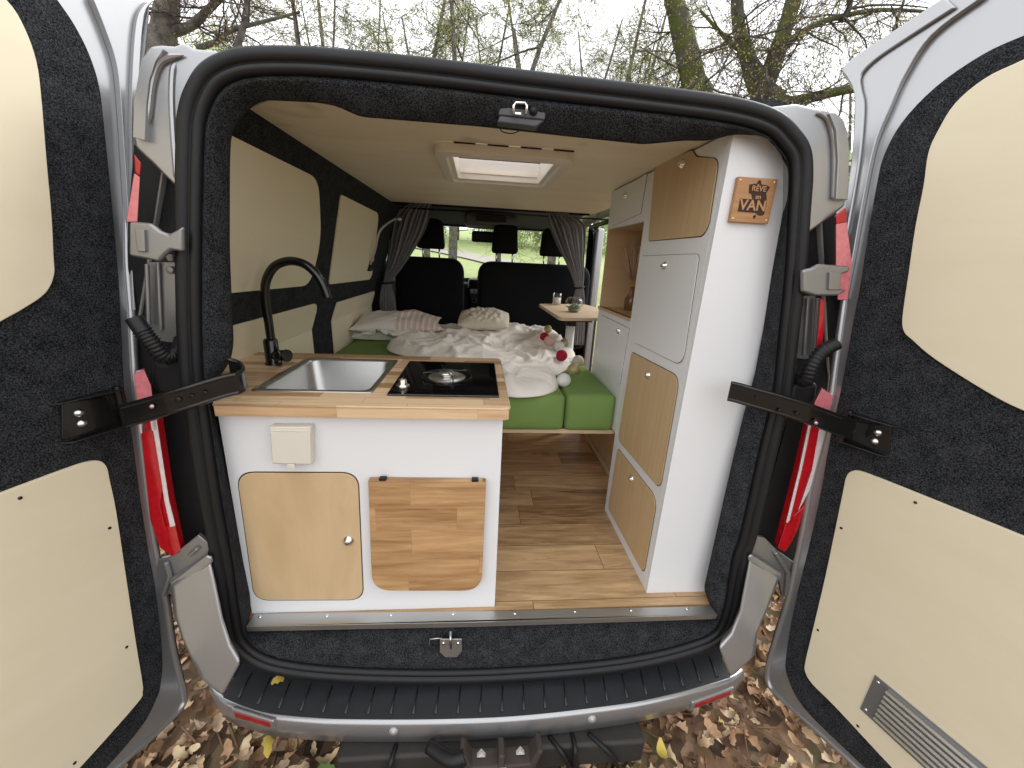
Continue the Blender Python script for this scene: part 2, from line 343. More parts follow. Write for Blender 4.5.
# fallen leaves: uncountable litter, one object, lobed curled blades
LC = [(.36, .22, .12), (.25, .145, .075), (.44, .30, .18), (.16, .09, .05), (.48, .36, .24), (.32, .19, .11), (.52, .40, .24), (.12, .07, .04)]
LMAT = [plain('dry_leaf', c, .75, 0, .3, 60, spec=.3) for c in LC] + [plain('yellow_leaf', (.62, .46, .09), .6, 0, .15, 60), plain('grass_leaf', (.10, .17, .04), .7)]
def leaf_shape(L, W, curl, fold, lobes=True):
    k = 7; V = []; Fc = []
    for i in range(k):
        t = i / (k - 1); wd = W * math.sin(math.pi * min(1, t * .92 + .04)) ** .8 * ((1.12 if i % 2 else .72) if lobes else 1) * (.02 if i == k - 1 else 1)
        z = curl * (t - .5) ** 2 * L * 4; x = (t - .5) * L
        V += [(x, -wd, z + fold * wd), (x + .05 * L * (i % 2), 0, z), (x, wd, z + fold * wd * random.uniform(.3, 1.4))]
    for i in range(k - 1):
        a = i * 3; Fc += [(a, a + 1, a + 4, a + 3), (a + 1, a + 2, a + 5, a + 4)]
    return np.array(V), Fc
b = MB(); zmax = 0
def put_leaf(mb, x, y, z, L, mi, tilt=.35):
    V, Fc = leaf_shape(L, L * random.uniform(.2, .36), random.uniform(-.5, .7), random.uniform(-.5, 1.5), random.random() < .8)
    a = random.uniform(0, 6.28); ex = Matrix.Rotation(a, 3, 'Z') @ Matrix.Rotation(random.gauss(0, tilt), 3, 'X') @ Matrix.Rotation(random.gauss(0, tilt), 3, 'Y')
    V = V @ np.array(ex).T + np.array((x, y, z)); mb.add(V, Fc, mi, True)
for i in range(23000):
    x = random.uniform(-2.9, 3.1); y = random.uniform(-1.3, 3.4)
    if abs(x) < .78 and y > .35: continue
    mi = 8 if random.random() < .012 else (9 if random.random() < .005 else random.randrange(8))
    put_leaf(b, x, y, random.uniform(.004, .05), random.uniform(.028, .072), mi)
for i in range(900):     # twigs and bark bits in the litter
    x = random.uniform(-2.6, 2.8); y = random.uniform(-1, 2.6); a = random.uniform(0, 6.28); l = random.uniform(.04, .2)
    b.tube([(x, y, .03), (x + l * math.cos(a), y + l * math.sin(a), random.uniform(.02, .06))], random.uniform(.0015, .005), 4, 3)
tag(b.build('fallen_leaves', LMAT), kind='stuff', label='brown dead leaves and twigs covering the ground around the van', cat='leaf litter')

# ============================================================ TREES
def bark(name, c1, c2, moss=None):
    t = NT(name); setp(t.b, Roughness=.95); tcn = t.n('ShaderNodeTexCoord'); nz = t.n('ShaderNodeTexNoise', Scale=7., Detail=8., Roughness=.7)
    t.l(tcn.outputs['Object'], nz.inputs['Vector']); rp = t.n('ShaderNodeValToRGB'); rp.color_ramp.elements[0].position = .38; rp.color_ramp.elements[0].color = c4(c1)
    rp.color_ramp.elements[1].position = .66; rp.color_ramp.elements[1].color = c4(c2); t.l(nz.outputs['Fac'], rp.inputs[0]); col = rp.outputs[0]
    if moss:
        n2 = t.n('ShaderNodeTexNoise', Scale=2.6, Detail=5.); t.l(tcn.outputs['Object'], n2.inputs['Vector']); r2 = t.n('ShaderNodeValToRGB'); r2.color_ramp.elements[0].position = .42; r2.color_ramp.elements[1].position = .56
        t.l(n2.outputs['Fac'], r2.inputs[0]); mm = t.n('ShaderNodeMix', data_type='RGBA'); mm.inputs[7].default_value = c4(moss); t.l(r2.outputs[0], mm.inputs[0]); t.l(col, mm.inputs[6]); col = mm.outputs[2]
    t.l(col, t.b.inputs['Base Color']); bp = t.n('ShaderNodeBump', Strength=.9, Distance=.04); t.l(nz.outputs['Fac'], bp.inputs['Height']); t.l(bp.outputs[0], t.b.inputs['Normal']); return t.m
BARK = bark('mossy_bark', (.03, .027, .022), (.12, .11, .09), (.085, .10, .02))
BARK2 = bark('grey_bark', (.07, .062, .055), (.22, .20, .18))
TWIG = plain('twig_bark', (.075, .06, .052), .9, 0, .2, 10)
BUDG = trans('spring_leaf', (.30, .36, .09), .45); BUDY = trans('spring_leaf_yellow', (.42, .40, .14), .45); BUDR = trans('bud_leaf', (.30, .17, .12), .4)
class Leaves:
    def __init__(s): s.c = []
    def build(s, name, mats, parent, lo=.009, hi=.026, jit=.05):
        c = np.array(s.c); n = len(c); c = c + rng.normal(0, jit, (n, 3)) - np.array(wloc(parent)); a = rng.normal(0, 1, (n, 3)); a /= np.linalg.norm(a, axis=1)[:, None]
        q = np.cross(a, rng.normal(0, 1, (n, 3))); q /= np.linalg.norm(q, axis=1)[:, None]; z = rng.uniform(lo, hi, (n, 1)); V = np.stack([c - a * z, c + q * z * .6, c + a * z, c - q * z * .6], 1).reshape(-1, 3)
        me = bpy.data.meshes.new(name); me.vertices.add(4 * n); me.vertices.foreach_set('co', V.ravel()); me.loops.add(4 * n); me.loops.foreach_set('vertex_index', np.arange(4 * n)); me.polygons.add(n); me.polygons.foreach_set('loop_start', np.arange(n) * 4)
        for m_ in mats: me.materials.append(m_)
        me.polygons.foreach_set('material_index', (rng.random(n) < .4).astype(int)); me.update(calc_edges=True)
        o = bpy.data.objects.new(name, me); COL.objects.link(o); o.parent = parent; return o
def grow(mb, lf, p, d, L, r, depth, leafiness, spread=.7, up=.02):
    """recursive limb: wandering tapered tube, side shoots, small leaf blades on the last order"""
    r = max(r, .0065); k = 5 if depth > 1 else 4; pts = [p]; rad = [r]; q = np.array(p, float); dd = np.array(d, float)
    for i in range(k):
        dd = dd + rng.normal(0, .16, 3) + np.array((0, 0, up * .3)); dd /= np.linalg.norm(dd)
        q = q + dd * L / k; pts.append(q.copy()); rad.append(r * (1 - .62 * (i + 1) / k))
    mb.tube(pts, rad, 7 if r > .05 else (5 if r > .015 else 3), 0 if r > .03 else 1, caps=False)
    if depth == 0:
        for _ in range(leafiness): lf.c.append(pts[int(rng.uniform(.1, 1) * k)])
        return
    nb = 5 if depth > 1 else 4
    for j in range(nb):
        t = rng.uniform(.25, 1.); i = min(k, max(1, int(t * k))); ax = rng.normal(0, 1, 3); base = pts[i] - pts[i - 1]; base /= np.linalg.norm(base)
        ax -= base * (ax @ base); ax /= np.linalg.norm(ax); nd = base * (1 - spread * .5) + ax * spread * rng.uniform(.8, 1.5); nd /= np.linalg.norm(nd)
        grow(mb, lf, pts[i], nd, L * rng.uniform(.5, .78), rad[i] * rng.uniform(.4, .62), depth - 1, leafiness, spread, up)
def tree(name, label, base, paths, depth, leafiness, mats, group, nshoot=9, shootL=1.4, shootr=.03):
    """trunk and limbs given as polylines [(points, radii)], finer growth from them"""
    t = empty(name, base, label, 'tree', group); tr = MB(); lf = Leaves()
    for pts, rad in paths:
        P = catmull(pts, 5, False); rr = np.interp(np.linspace(0, 1, len(P)), np.linspace(0, 1, len(rad)), rad) * (1 + rng.normal(0, .03, len(P)))
        tr.tube(P, list(rr), 10 if max(rad) > .1 else 7, 0)
        for _ in range(nshoot):
            i = rng.integers(len(P) // 4, len(P)); dd = rng.normal(0, 1, 3); dd[2] = dd[2] * .45 + .1; dd /= np.linalg.norm(dd)
            grow(tr, lf, P[i], dd, shootL * rng.uniform(.6, 1.3), min(rr[i] * .5, shootr), depth, leafiness)
    tr.build('trunk', [mats[0], TWIG], t)
    if lf.c: lf.build('crown', mats[1:], t)
    return t
TG = 'trees around the van'
def PY(u, v, y): return tuple(oy(u, v, y))
# big mossy forked tree right of the roof
D = 7.5
bx = PY(770, 95, D); 
tree('oak_tree', 'thick mossy forked oak trunk rising behind the right rear corner of the roof', (bx[0], D, 0),
     [([(bx[0] + .25, D, 0), PY(772, 130, D), PY(762, 95, D), PY(748, 60, D), PY(738, 20, D), PY(736, -60, D)], [.30, .24, .20, .13, .105, .08]),
      ([PY(764, 90, D), PY(778, 50, D), PY(792, 5, D), PY(806, -50, D)], [.17, .15, .125, .1]),
      ([PY(768, 104, D), PY(800, 100, D - .2), PY(835, 92, D - .5), PY(880, 84, D - .8)], [.09, .09, .08, .05]),
      ([PY(786, 46, D), PY(805, 30, D), PY(835, 18, D), PY(880, 10, D), PY(935, 12, D)], [.07, .05, .045, .035, .02]),
      ([PY(744, 48, D), PY(735, 46, D), PY(722, 34, D), PY(700, 10, D)], [.08, .05, .035, .02]),
      ([PY(840, 20, D), PY(850, 5, D), PY(845, -25, D)], [.05, .045, .04])],
     2, 7, (BARK, BUDY, BUDR), TG, 9, 1.3, .02)
D = 10.
tree('oak_tree', 'single straight grey trunk rising above the middle right of the roof edge', (PY(690, 95, D)[0], D, 0),
     [([(PY(690, 95, D)[0], D, 0), PY(697, 120, D), PY(694, 85, D), PY(684, 40, D), PY(672, -10, D), PY(664, -60, D)], [.36, .3, .28, .24, .2, .15])],
     3, 9, (BARK, BUDG, BUDY), TG, 12, 1.9, .03)
D = 8.
tree('oak_tree', 'mossy trunk with a long arching limb above the left rear roof corner', (PY(165, 100, D)[0], D, 0),
     [([(PY(160, 100, D)[0], D, 0), PY(162, 80, D), PY(163, 38, D), PY(168, 0, D), PY(172, -50, D)], [.3, .22, .2, .17, .14]),
      ([PY(163, 42, D), PY(145, 32, D), PY(134, 18, D), PY(120, -10, D)], [.11, .09, .07, .06]),
      ([PY(166, 34, D), PY(190, 26, D), PY(206, 12, D), PY(226, -8, D)], [.09, .07, .06, .05]),
      ([PY(197, 48, D), PY(215, 42, D), PY(232, 30, D), PY(262, 22, D), PY(300, 12, D)], [.05, .045, .04, .03, .02]),
      ([PY(236, 48, D), PY(243, 28, D), PY(247, 0, D), PY(250, -30, D)], [.06, .05, .045, .04])],
     2, 5, (BARK2, BUDR, BUDY), TG, 8, 1.3, .018)
slim = [(290, 13, 'slender bare tree standing above the left part of the roof edge'), (345, 17, 'thin grey tree behind the slender bare one, left of the rear latch'), (452, 12, 'slender tree with pale green buds above the roof latch'),
        (425, 15, 'thin upright tree with green buds left of the rear latch'), (560, 11.5, 'spreading thin tree with green buds right of the rear latch'), (610, 15, 'thin leaning tree between the green budded tree and the grey trunk'),
        (880, 13, 'slender bare tree seen right of the big forked oak'), (505, 19, 'distant budding tree above the centre of the roof'), (650, 20, 'distant budding tree just left of the straight grey trunk')]
for u_, D, lab in slim:
    x0 = PY(u_, 95, D)[0]; h = D * .62 + 2
    pts = [(x0, D, 0), (x0 + rng.normal(0, .2), D, h * .3), (x0 + rng.normal(0, .5), D + .2, h * .6), (x0 + rng.normal(0, 1.1), D, h)]
    tree('slender_tree', lab, (x0, D, 0), [(pts, [.15, .12, .08, .03]), ([pts[1], (x0 + .9, D + .3, h * .55), (x0 + 1.5, D, h * .85)], [.06, .045, .02]), ([pts[1], (x0 - .8, D - .3, h * .55), (x0 - 1.3, D, h * .8)], [.06, .045, .02])],
         3, 12, (BARK2, BUDG, BUDY), TG, 7, D * .12, .03)
# leafy trees ahead and to the right, seen through the windscreen and the open side door
def leafy(name, lab, x, y, h, rw, mats, n=5200, ls=.16, grp='leafy trees at the edge of the clearing'):
    t = empty(name, (x, y, gh(x, y)), lab, 'tree' if h > 5 else 'bush', grp); tr = MB(); lf = Leaves()
    tr.tube([(x, y, -.3), (x + .1, y, h * .3), (x, y + .1, h * .6), (x + .1, y, h * .9)], [.15, .12, .08, .03], 8)
    cl = []
    for i in range(34):
        a = rng.uniform(0, 6.28); hh = rng.uniform(.03, 1.); rr = rw * math.sin(math.pi * (.25 + .7 * hh)) * rng.uniform(.4, 1); c = np.array((x + rr * math.cos(a), y + rr * math.sin(a), h * hh)); cl.append(c)
        tr.tube([(x, y, h * hh * .7), (c + np.array((x, y, h * hh * .7))) / 2, c], [.06, .04, .015], 4, 1)
    C_ = np.array([cl[i] for i in rng.integers(0, 34, n)]) + rng.normal(0, rw * .2, (n, 3))
    g0 = gh(x, y); tr.v = [(a_, b_, c_ + g0) for a_, b_, c_ in tr.v]; lf.c = list(C_ + np.array((0, 0, g0))); tr.build('trunk', [BARK2, TWIG], t); lf.build('crown', mats, t, ls * .4, ls, .01); return t
GL = (trans('leaf_pale', (.58, .66, .36), .5), trans('leaf_mid', (.42, .52, .25), .5))
k = 0
for x, y, h, lab in ((-17, 46, 13, 'pale green leafy tree ahead of the van, leftmost in the windscreen'), (-10, 52, 14, 'pale green leafy tree seen through the windscreen above the driver seat'), (-3, 56, 14, 'leafy tree across the grass between the two front headrests'),
                     (4, 52, 14, 'leafy tree beyond the track right of the middle headrest'), (11, 48, 13, 'leafy tree ahead seen past the passenger headrest'), (18, 46, 13, 'bushy leafy tree ahead behind the right curtain'),
                     (8.5, 9, 3.4, 'yellow green leafy bush outside the open side door'), (11, 13, 4.2, 'taller leafy bush behind the one outside the side door'), (-24, 44, 14, 'leafy tree ahead beyond the left cab window')):
    leafy('leafy_tree', lab, x, y, h, 5.0 if y > 20 else 2.8, GL, 26000 if y > 20 else 7000, .19 if y > 20 else .13)
# ============================================================ CAMPERVAN
van = empty('campervan', (0, 0, 0), 'silver campervan with both rear doors open and black carpet lining', 'campervan')
# ---- rear seal
SO = [(178, 130), (177, 180), (177, 250), (178, 320), (181, 375), (187, 414), (201, 500), (213, 562), (221, 615), (229, 645), (253, 665), (288, 675), (346, 680.5), (420, 682.5), (493, 681), (579, 675),
      (640, 667), (690, 655), (722, 641), (737, 615), (747, 562), (756, 534), (777, 446), (790, 395), (798, 327), (804, 274), (809, 207), (811, 175), (809, 150), (799, 132), (778, 112), (736, 98.5), (656, 87),
      (540, 73), (430, 59), (340, 50), (290, 47), (245, 48), (218, 55), (199, 68), (186, 90), (180, 110)]
SO3 = catmull([ot(u_, v_) for u_, v_ in SO], 6)
cen = sum(SO3) / len(SO3); OUTN = np.array((0, -1, TL)); OUTN /= np.linalg.norm(OUTN)
def inward(loop):
    n = len(loop); res = []
    for i in range(n):
        t = loop[(i + 2) % n] - loop[(i - 2) % n]; t /= np.linalg.norm(t); q = np.cross(t, OUTN); 
        if q @ (cen - loop[i]) < 0: q = -q
        res.append(q / np.linalg.norm(q))
    return res
INW = inward(SO3)
def ringat(d, h): return [p + i_ * d + OUTN * h for p, i_ in zip(SO3, INW)]
prof = [(0, -.02), (-.002, .002), (.001, .008), (.006, .011), (.013, .012), (.020, .010), (.024, .006), (.0255, .001), (.0265, .004), (.030, .007), (.036, .007), (.041, .004), (.0435, -.001), (.044, -.012)]
b = MB(); b.loft([ringat(d, h) for d, h in prof]); b.build('door_seal', RUBBER, van)
# ---- carpeted reveal
CI = [(229, 134.7), (228, 170), (228, 250), (229.5, 290), (231, 318), (232, 345), (229, 362), (214, 385), (213, 404), (222, 450), (231, 500), (241, 560), (249, 600), (249, 618), (247, 630), (345, 630), (420, 627), (493, 624), (579, 621), (650, 618),
      (700, 616), (714, 614), (705, 592), (727, 494), (736, 455), (745.6, 415.6), (757, 375), (766, 327), (774, 274), (783, 220), (787, 188), (786, 164), (776.7, 147), (763, 136), (733, 134), (709, 141), (685, 140.5), (645, 144.5),
      (560, 135.5), (480, 126.5), (357, 116.5), (340, 107), (320, 102.5), (260, 99.5), (246, 110), (235, 122)]
CI3 = [ot(u_, v_, .045) for u_, v_ in CI]
# match the two loops by angle about a common centre
def byang(loop, cx, cz, n=400):
    L = np.array(loop); a = np.unwrap(np.arctan2(L[:, 2] - cz, L[:, 0] - cx)); 
    if a[-1] < a[0]: L = L[::-1]; a = np.unwrap(np.arctan2(L[:, 2] - cz, L[:, 0] - cx))
    L = np.vstack([L, L[:1]]); a = np.append(a, a[0] + 2 * math.pi); th = np.linspace(0, 2 * math.pi, n, endpoint=False); tt = (th - a[0]) % (2 * math.pi) + a[0]
    return [np.array([np.interp(t, a, L[:, k]) for k in range(3)]) for t in tt]
cx, cz = .02, 1.15
A0 = byang(ringat(.041, -.010), cx, cz); A1 = byang(ringat(.052, -.002), cx, cz); B0 = byang(CI3, cx, cz)
B0s = [(B0[i - 1] + B0[i] * 2 + B0[(i + 1) % 400]) / 4 for i in range(400)]
def mixr(a, b_, t, dy): return [p * (1 - t) + q * t + np.array((0, dy, 0)) for p, q in zip(a, b_)]
c2 = np.array((cx, 0, cz))
B1 = [p + np.array((0, .012, 0)) + .004 * (p - c2 - np.array((0, p[1], 0))) for p in B0s]
B2 = [p + np.array((0, .05, 0)) + .12 * (p - c2 - np.array((0, p[1], 0))) for p in B0s]
b = MB(); b.loft([A0, A1, mixr(A1, B0s, .12, -.003), mixr(A1, B0s, .5, -.006), mixr(A1, B0s, .9, -.004), B0s, B1, B2])
b.build('rear_lining', FELT, van)
# ---- body shell
prof = [(.90, .34), (.93, .7), (.93, 1.15), (.90, 1.35), (.80, 1.80), (.74, 1.93), (.66, 2.0), (.5, 2.03), (.2, 2.045), (0, 2.05)]
HX0, HX1, HY0, HY1 = -.17, .165, .40, .80
def low(x, z, y):    # the roof drops towards the rear edge
    k_ = max(0, 1 - (y - .09) / .5) if y < .6 else 0
    return (x * (1 - .08 * k_ * max(0, min(1, (z - 1.3) / .5))), z - (.10 * k_ if z > 1.95 else (.02 * k_ if z > 1.7 else 0)))
def shell(mb, y0, y1, sgn, prof_, t=.0):
    yy = [y for y in (y0, .25, .42, .6) if y0 <= y < y1] + [y1]
    mb.loft([[(sgn * low(x, z, y)[0] + .01, y, low(x, z, y)[1]) for x, z in prof_] for y in yy], closed=False)
b = MB()
shell(b, .09, 3.1, -1, prof[:8]); shell(b, .09, 1.15, 1, prof[:8]); shell(b, 1.15, 2.42, 1, prof[5:8]); shell(b, 1.15, 2.42, 1, [(.90, .34), (.925, .58)])
shell(b, 2.42, 3.1, 1, prof[:4]); shell(b, 2.42, 3.1, 1, prof[5:8])
for X0, X1, Y0, Y1 in ((-.49, -.22, .09, 3.1), (.22, .51, .09, 3.1), (-.22, .22, .09, .36), (-.22, .22, .84, 3.1)):
    
    yy = sorted({Y0, Y1} | {y for y in (.25, .42, .6) if Y0 < y < Y1}); b.loft([[(X0 * (1 if abs(X0) > .3 else 1), y, low(0, 2.04, y)[1] - (.002 if abs(X0) > .3 or abs(X1) > .3 else 0)), (X1, y, low(0, 2.04, y)[1])] for y in yy], closed=False)
# bonnet and nose
b.loft([[(-.92, 3.1, 1.30), (-.5, 3.15, 1.42), (0, 3.2, 1.44), (.5, 3.15, 1.42), (.94, 3.1, 1.30)], [(-.9, 3.8, 1.12), (-.5, 3.9, 1.2), (0, 3.95, 1.22), (.5, 3.9, 1.2), (.92, 3.8, 1.12)], [(-.85, 4.15, .8), (-.5, 4.3, .85), (0, 4.35, .86), (.5, 4.3, .85), (.87, 4.15, .8)], [(-.85, 4.15, .35), (-.5, 4.3, .3), (0, 4.35, .3), (.5, 4.3, .3), (.87, 4.15, .35)]], closed=False)
b.build('body_shell', SILVER, van, solid=.004)
b = MB(); b.box(-.9, .92, .1, 3.6, .30, .36); b.build('underbody', BLACK, van)
# ---- D pillars (jambs)
def poly(pts, off): return [ot(u_, v_, off) for u_, v_ in pts]
LP = [(240, 60), (214, 49.5), (193, 47.5), (187, 44), (182, 41), (173, 45), (160, 44), (149, 45), (140, 58), (134, 90), (132.5, 117), (132, 136), (134, 147), (178, 190), (196, 190), (196, 110)]
b = MB(); b.prism(poly(LP, .018), (0, .09, 0)); b.build('pillar_panel', SILVER, van, bevel=.008, seg=3, label='silver upper left rear pillar panel')
b = MB()  # pressed flange of the outer side panel with a step, and a swage
b.tube(catmull(poly([(146, 139), (149, 110), (152, 85), (158, 66), (168, 58), (184, 55)], .014), 6, False), list(.006 * np.minimum(1, np.linspace(0, 6, 31)) * np.minimum(1, np.linspace(6, .1, 31))), 8); 
b.tube(catmull(poly([(177, 178), (174, 140), (172, 100), (173, 72), (176, 62)], .018), 6, False), list(.006 * np.minimum(1, np.linspace(5, .05, 25))), 8)
b.prism(poly([(133, 137), (134, 100), (141, 62), (150, 49), (163, 49), (155, 62), (149, 80), (146, 105), (144.5, 140), (140, 138.5)], .004), (0, .02, 0))
b.build('pillar_flange', SILVER, van, bevel=.004, seg=2)
RP = [(770, 106), (797, 103), (820, 108), (834, 112), (842, 118), (848, 130), (850, 152), (848, 190), (846, 206), (836, 214), (808, 234), (793, 234), (793, 150)]
b = MB(); b.prism(poly(RP, .018), (0, .09, 0)); b.build('pillar_panel', SILVER, van, bevel=.008, seg=3, label='silver upper right rear pillar panel')
b = MB(); b.tube(catmull(poly([(818, 112), (828, 120), (833, 140), (834, 165), (833, 198)], .014), 6, False), [.005] * 25, 8)
b.prism(poly([(836, 199), (838, 160), (836, 130), (829, 113), (836, 113), (843, 119), (848, 132), (850, 152), (848, 200)], .004), (0, .02, 0))
b.build('pillar_flange', SILVER, van, bevel=.004)
# dark recess behind the lamps, full height, both sides
for sg, pl_ in ((-1, [(134, 144), (186, 196), (190, 330), (200, 430), (222, 560), (205, 575), (168, 560), (146, 480), (136, 400), (128, 300), (128, 220)]),
                (1, [(836, 212), (800, 236), (800, 330), (785, 430), (750, 560), (765, 590), (800, 560), (824, 480), (836, 400), (848, 300), (850, 250)])):
    b = MB(); b.prism(poly(pl_, .062), (0, .02, 0)); b.build('lamp_recess', BLACK, van)
# grey painted jamb behind cable boots
b = MB(); b.prism(poly([(147, 262), (186, 262), (186, 345), (150, 340)], .045), (0, .015, 0)); b.tube(poly([(158, 262), (161, 330)], .04), .004, 6); b.tube(poly([(147, 264), (149, 325)], .03), .005, 6)
b.lathe(ot(172, 258, .04), [(0, -.008), (.008, -.008), (.008, .004)], (0, 1, 0), 12); b.lathe(ot(172, 270, .04), [(0, -.008), (.008, -.008), (.008, .004)], (0, 1, 0), 12)
b.build('jamb_panel', SILVER2, van, bevel=.003)
b = MB(); b.prism(poly([(800, 296), (816, 296), (812, 360), (792, 358)], .045), (0, .015, 0)); b.tube(poly([(808, 298), (804, 355)], .04), .004, 6); b.tube(poly([(817, 298), (813, 355)], .035), .004, 6)
b.build('jamb_panel', SILVER2, van, bevel=.003)
# hinges
def hinge(pts, p2, name='door_hinge'):
    b = MB(); b.prism(poly(pts, -.03), (0, .014, 0)); h = b.build(name, SILVER2, van, bevel=.006, seg=3)
    c = MB(); c.prism(poly(p2, -.036), (0, .01, 0)); c.build('hinge_recess', SILVER2, h, bevel=.002)
hinge([(128, 221), (150, 223), (160, 231), (168, 234), (182, 226), (182, 252), (170, 250), (164, 255), (158, 262), (150, 260), (128, 256)], [(134, 228), (144, 229), (145, 252), (137, 252)])
hinge([(803, 270), (812, 268), (820, 264), (851, 266), (850, 272), (840, 275), (839, 289), (849, 290), (838, 296), (816, 296), (803, 292)], [(830, 272), (842, 272), (840, 290), (829, 290)])
b = MB(); b.prism(poly([(155, 575), (158, 560), (172, 556), (198, 535), (210, 545), (205, 566), (180, 582), (172, 592), (160, 600)], .0), (0, .012, 0)); b.tube(poly([(166, 562), (170, 575), (163, 595)], -.005), .007, 8); b.tube(poly([(190, 555), (198, 548)], -.006), .006, 8)
b.build('door_hinge', SILVER2, van, bevel=.006, label='lower left hinge plate')
b = MB(); b.prism(poly([(752, 535), (765, 538), (777, 550), (785, 556), (797, 565), (795, 590), (783, 598), (778, 575), (760, 562), (750, 556)], .0), (0, .012, 0)); b.tube(poly([(775, 552), (788, 572), (786, 595)], -.005), .007, 8)
b.build('door_hinge', SILVER2, van, bevel=.006, label='lower right hinge plate')
# cable boots
def boot(pts, r):
    P = catmull([ot(u_, v_, o_) for u_, v_, o_ in pts], 14, False); n = len(P)
    b = MB(); b.tube(P, [r * (1.0 + (.16 if i % 3 == 0 else -.06) * (1 if n * .2 < i < n * .8 else 0)) for i in range(n)], 14); b.build('cable_boot', RUBBER, van)
boot([(134, 318, -.03), (142, 330, -.03), (152, 343, -.025), (164, 356, -.01), (178, 352, .02), (182, 340, .05)], .016)
boot([(836, 344, -.03), (822, 352, -.03), (812, 366, -.03), (806, 380, -.02), (795, 378, .02)], .016)
for pts in ([(150, 360), (165, 362), (186, 350), (190, 392), (176, 396), (158, 396), (148, 384)], [(793, 383), (806, 384), (820, 382), (818, 400), (806, 412), (788, 404)]):
    b = MB(); b.prism(poly(pts, .02), (0, .05, 0)); b.build('rubber_cover', RUBBER, van, bevel=.015, seg=4)
# tail lamps
def lamp(outer, bands, lab):
    r0 = empty_child('tail_light', van, ot(*outer[len(outer) // 2]), lab)
    L_ = outer[0][0] < 500; b = MB(); b.prism(poly([(138, 405), (153, 402), (157, 420), (169, 500), (180, 551), (172, 556), (160, 546), (150, 520), (146, 480)] if L_ else [(812, 413), (828, 415), (820, 455), (806, 508), (790, 545), (779, 547), (799, 470)], .006), (0, .02, 0)); b.build('lamp_housing', REDP, r0, bevel=.002)
    for nm, mt, pts in bands:
        b = MB(); b.prism(poly(pts, .0), (.012 * (1 if outer[0][0] > 500 else -1), .018, 0)); b.build(nm, mt, r0, bevel=.002)
def empty_child(name, parent, loc, label=None):
    o = bpy.data.objects.new(name, None); COL.objects.link(o); o.parent = parent; o.empty_display_size = .05; o.location = Vector(V3(loc)) - wloc(parent)
    if label: o['label'] = label
    return o
lamp([(137, 200)], [('lamp_top', REDP, [(134, 154), (141, 163), (140, 176), (135, 172)]), ('lens', PINKP, [(134, 173), (140, 177), (137.5, 222), (126, 222)]),
      ('lens', PINKP, [(133, 374), (144, 370), (151, 386), (153, 402), (137, 405), (136, 392)]), ('lens', CLEARP, [(137, 405), (153, 402), (158, 430), (150, 432), (140, 434)]),
      ('red_lens', REDP, [(140, 420), (151, 420), (163, 487), (160, 505), (164, 522), (170, 540), (172, 557), (160, 548), (150, 520), (147, 490)]),
      ('clear_rim', CLEARP, [(151, 420), (156.5, 419), (169, 500), (175.5, 526), (170, 528), (164, 500), (157, 455)]), ('red_lens', REDP, [(166, 527), (175.6, 525.6), (181.5, 552), (173, 557), (168, 545)])],
     'left tail light, red and clear lens beside the pillar')
lamp([(842, 240)], [('lamp_top', REDP, [(836, 215), (846, 207), (847, 222), (836, 224)]), ('lens', PINKP, [(836, 224), (847, 222), (852, 262), (848, 300), (838, 300), (836, 263)]), ('red_lens', REDP, [(820, 298), (825, 300), (824, 330), (821, 354), (816, 353), (819, 320)]),
      ('lens', PINKP, [(822, 389), (834, 396), (828, 415), (812, 413), (815, 402)]), ('clear_rim', CLEARP, [(811, 413), (814, 413), (802, 470), (789, 524), (786, 523), (799, 470)]), ('red_lens', REDP, [(814, 413), (822, 414), (813, 465), (802, 498), (791, 524), (789, 524), (802, 470)]), ('clear_rim', CLEARP, [(822, 414), (830, 414), (821, 455), (810, 490), (798, 512), (812, 470)]),
      ('red_lens', REDP, [(786, 523), (798, 512), (806, 505), (798, 530), (790, 545), (784.8, 552.5), (777.5, 548)])],
     'right tail light, pink and red lens beside the pillar')
REDD = plain('reflector_red', (.30, .01, .015), .2, 0, .2, 60, .3, 90, coat=.5)
# ---- bumper
ZB = .355
FE = [(212, 680), (223.4, 697), (245, 706), (270, 712.8), (310, 717), (346.5, 718.7), (420, 719), (493, 717), (546.7, 712.8), (600, 706.5), (643, 700), (690, 689), (730, 677), (742, 668)]
BK = [(232, 640), (242.5, 663), (262, 668), (288, 673), (330, 678), (360, 680), (420, 681), (493, 680), (546.7, 677), (600, 671), (643, 664), (685, 655), (717.5, 648), (724, 640)]
fe = [oz(u_, v_, ZB) for u_, v_ in FE]; bk = [oz(u_, v_, ZB + .004) for u_, v_ in BK]
b = MB(); bk2 = [p + np.array((0, .10, .0)) for p in bk]
rows = [catmull(q, 6, False) for q in (bk2[1:-1], bk[1:-1], fe[1:-1])]
drop = [p + np.array((0, 0, -.012)) for p in rows[2]]; b.loft(rows + [drop], closed=False, smooth=False)
st = b.build('bumper_step', plain('step_plastic', (.022, .024, .028), .55, 0, .15, 20, .3, 400), van, solid=.003)
b = MB(); r1 = rows[1]; r2 = rows[2]
for i in range(24):        # moulded grip ribs with a dimple at the outer end
    t = (i + .7) / 24.4; A1_, A2_ = np.array(r1), np.array(r2); xa = A1_[0, 0] + (A1_[-1, 0] - A1_[0, 0]) * t; xc = A2_[0, 0] + (A2_[-1, 0] - A2_[0, 0]) * t
    a = np.array([xa, np.interp(xa, A1_[:, 0], A1_[:, 1]), ZB + .004]); c = np.array([xc, np.interp(xc, A2_[:, 0], A2_[:, 1]), ZB])
    a = a * .8 + c * .2; c = a * .12 + c * .88; up = np.array((0, 0, .0015)); b.tube([a + up, (a + c) / 2 + up, c + up * 1.2], [.0015, .003, .0048], 8)
b.build('grip_rib', plain('grip_rib_plastic', (.02, .02, .022), .38), st)
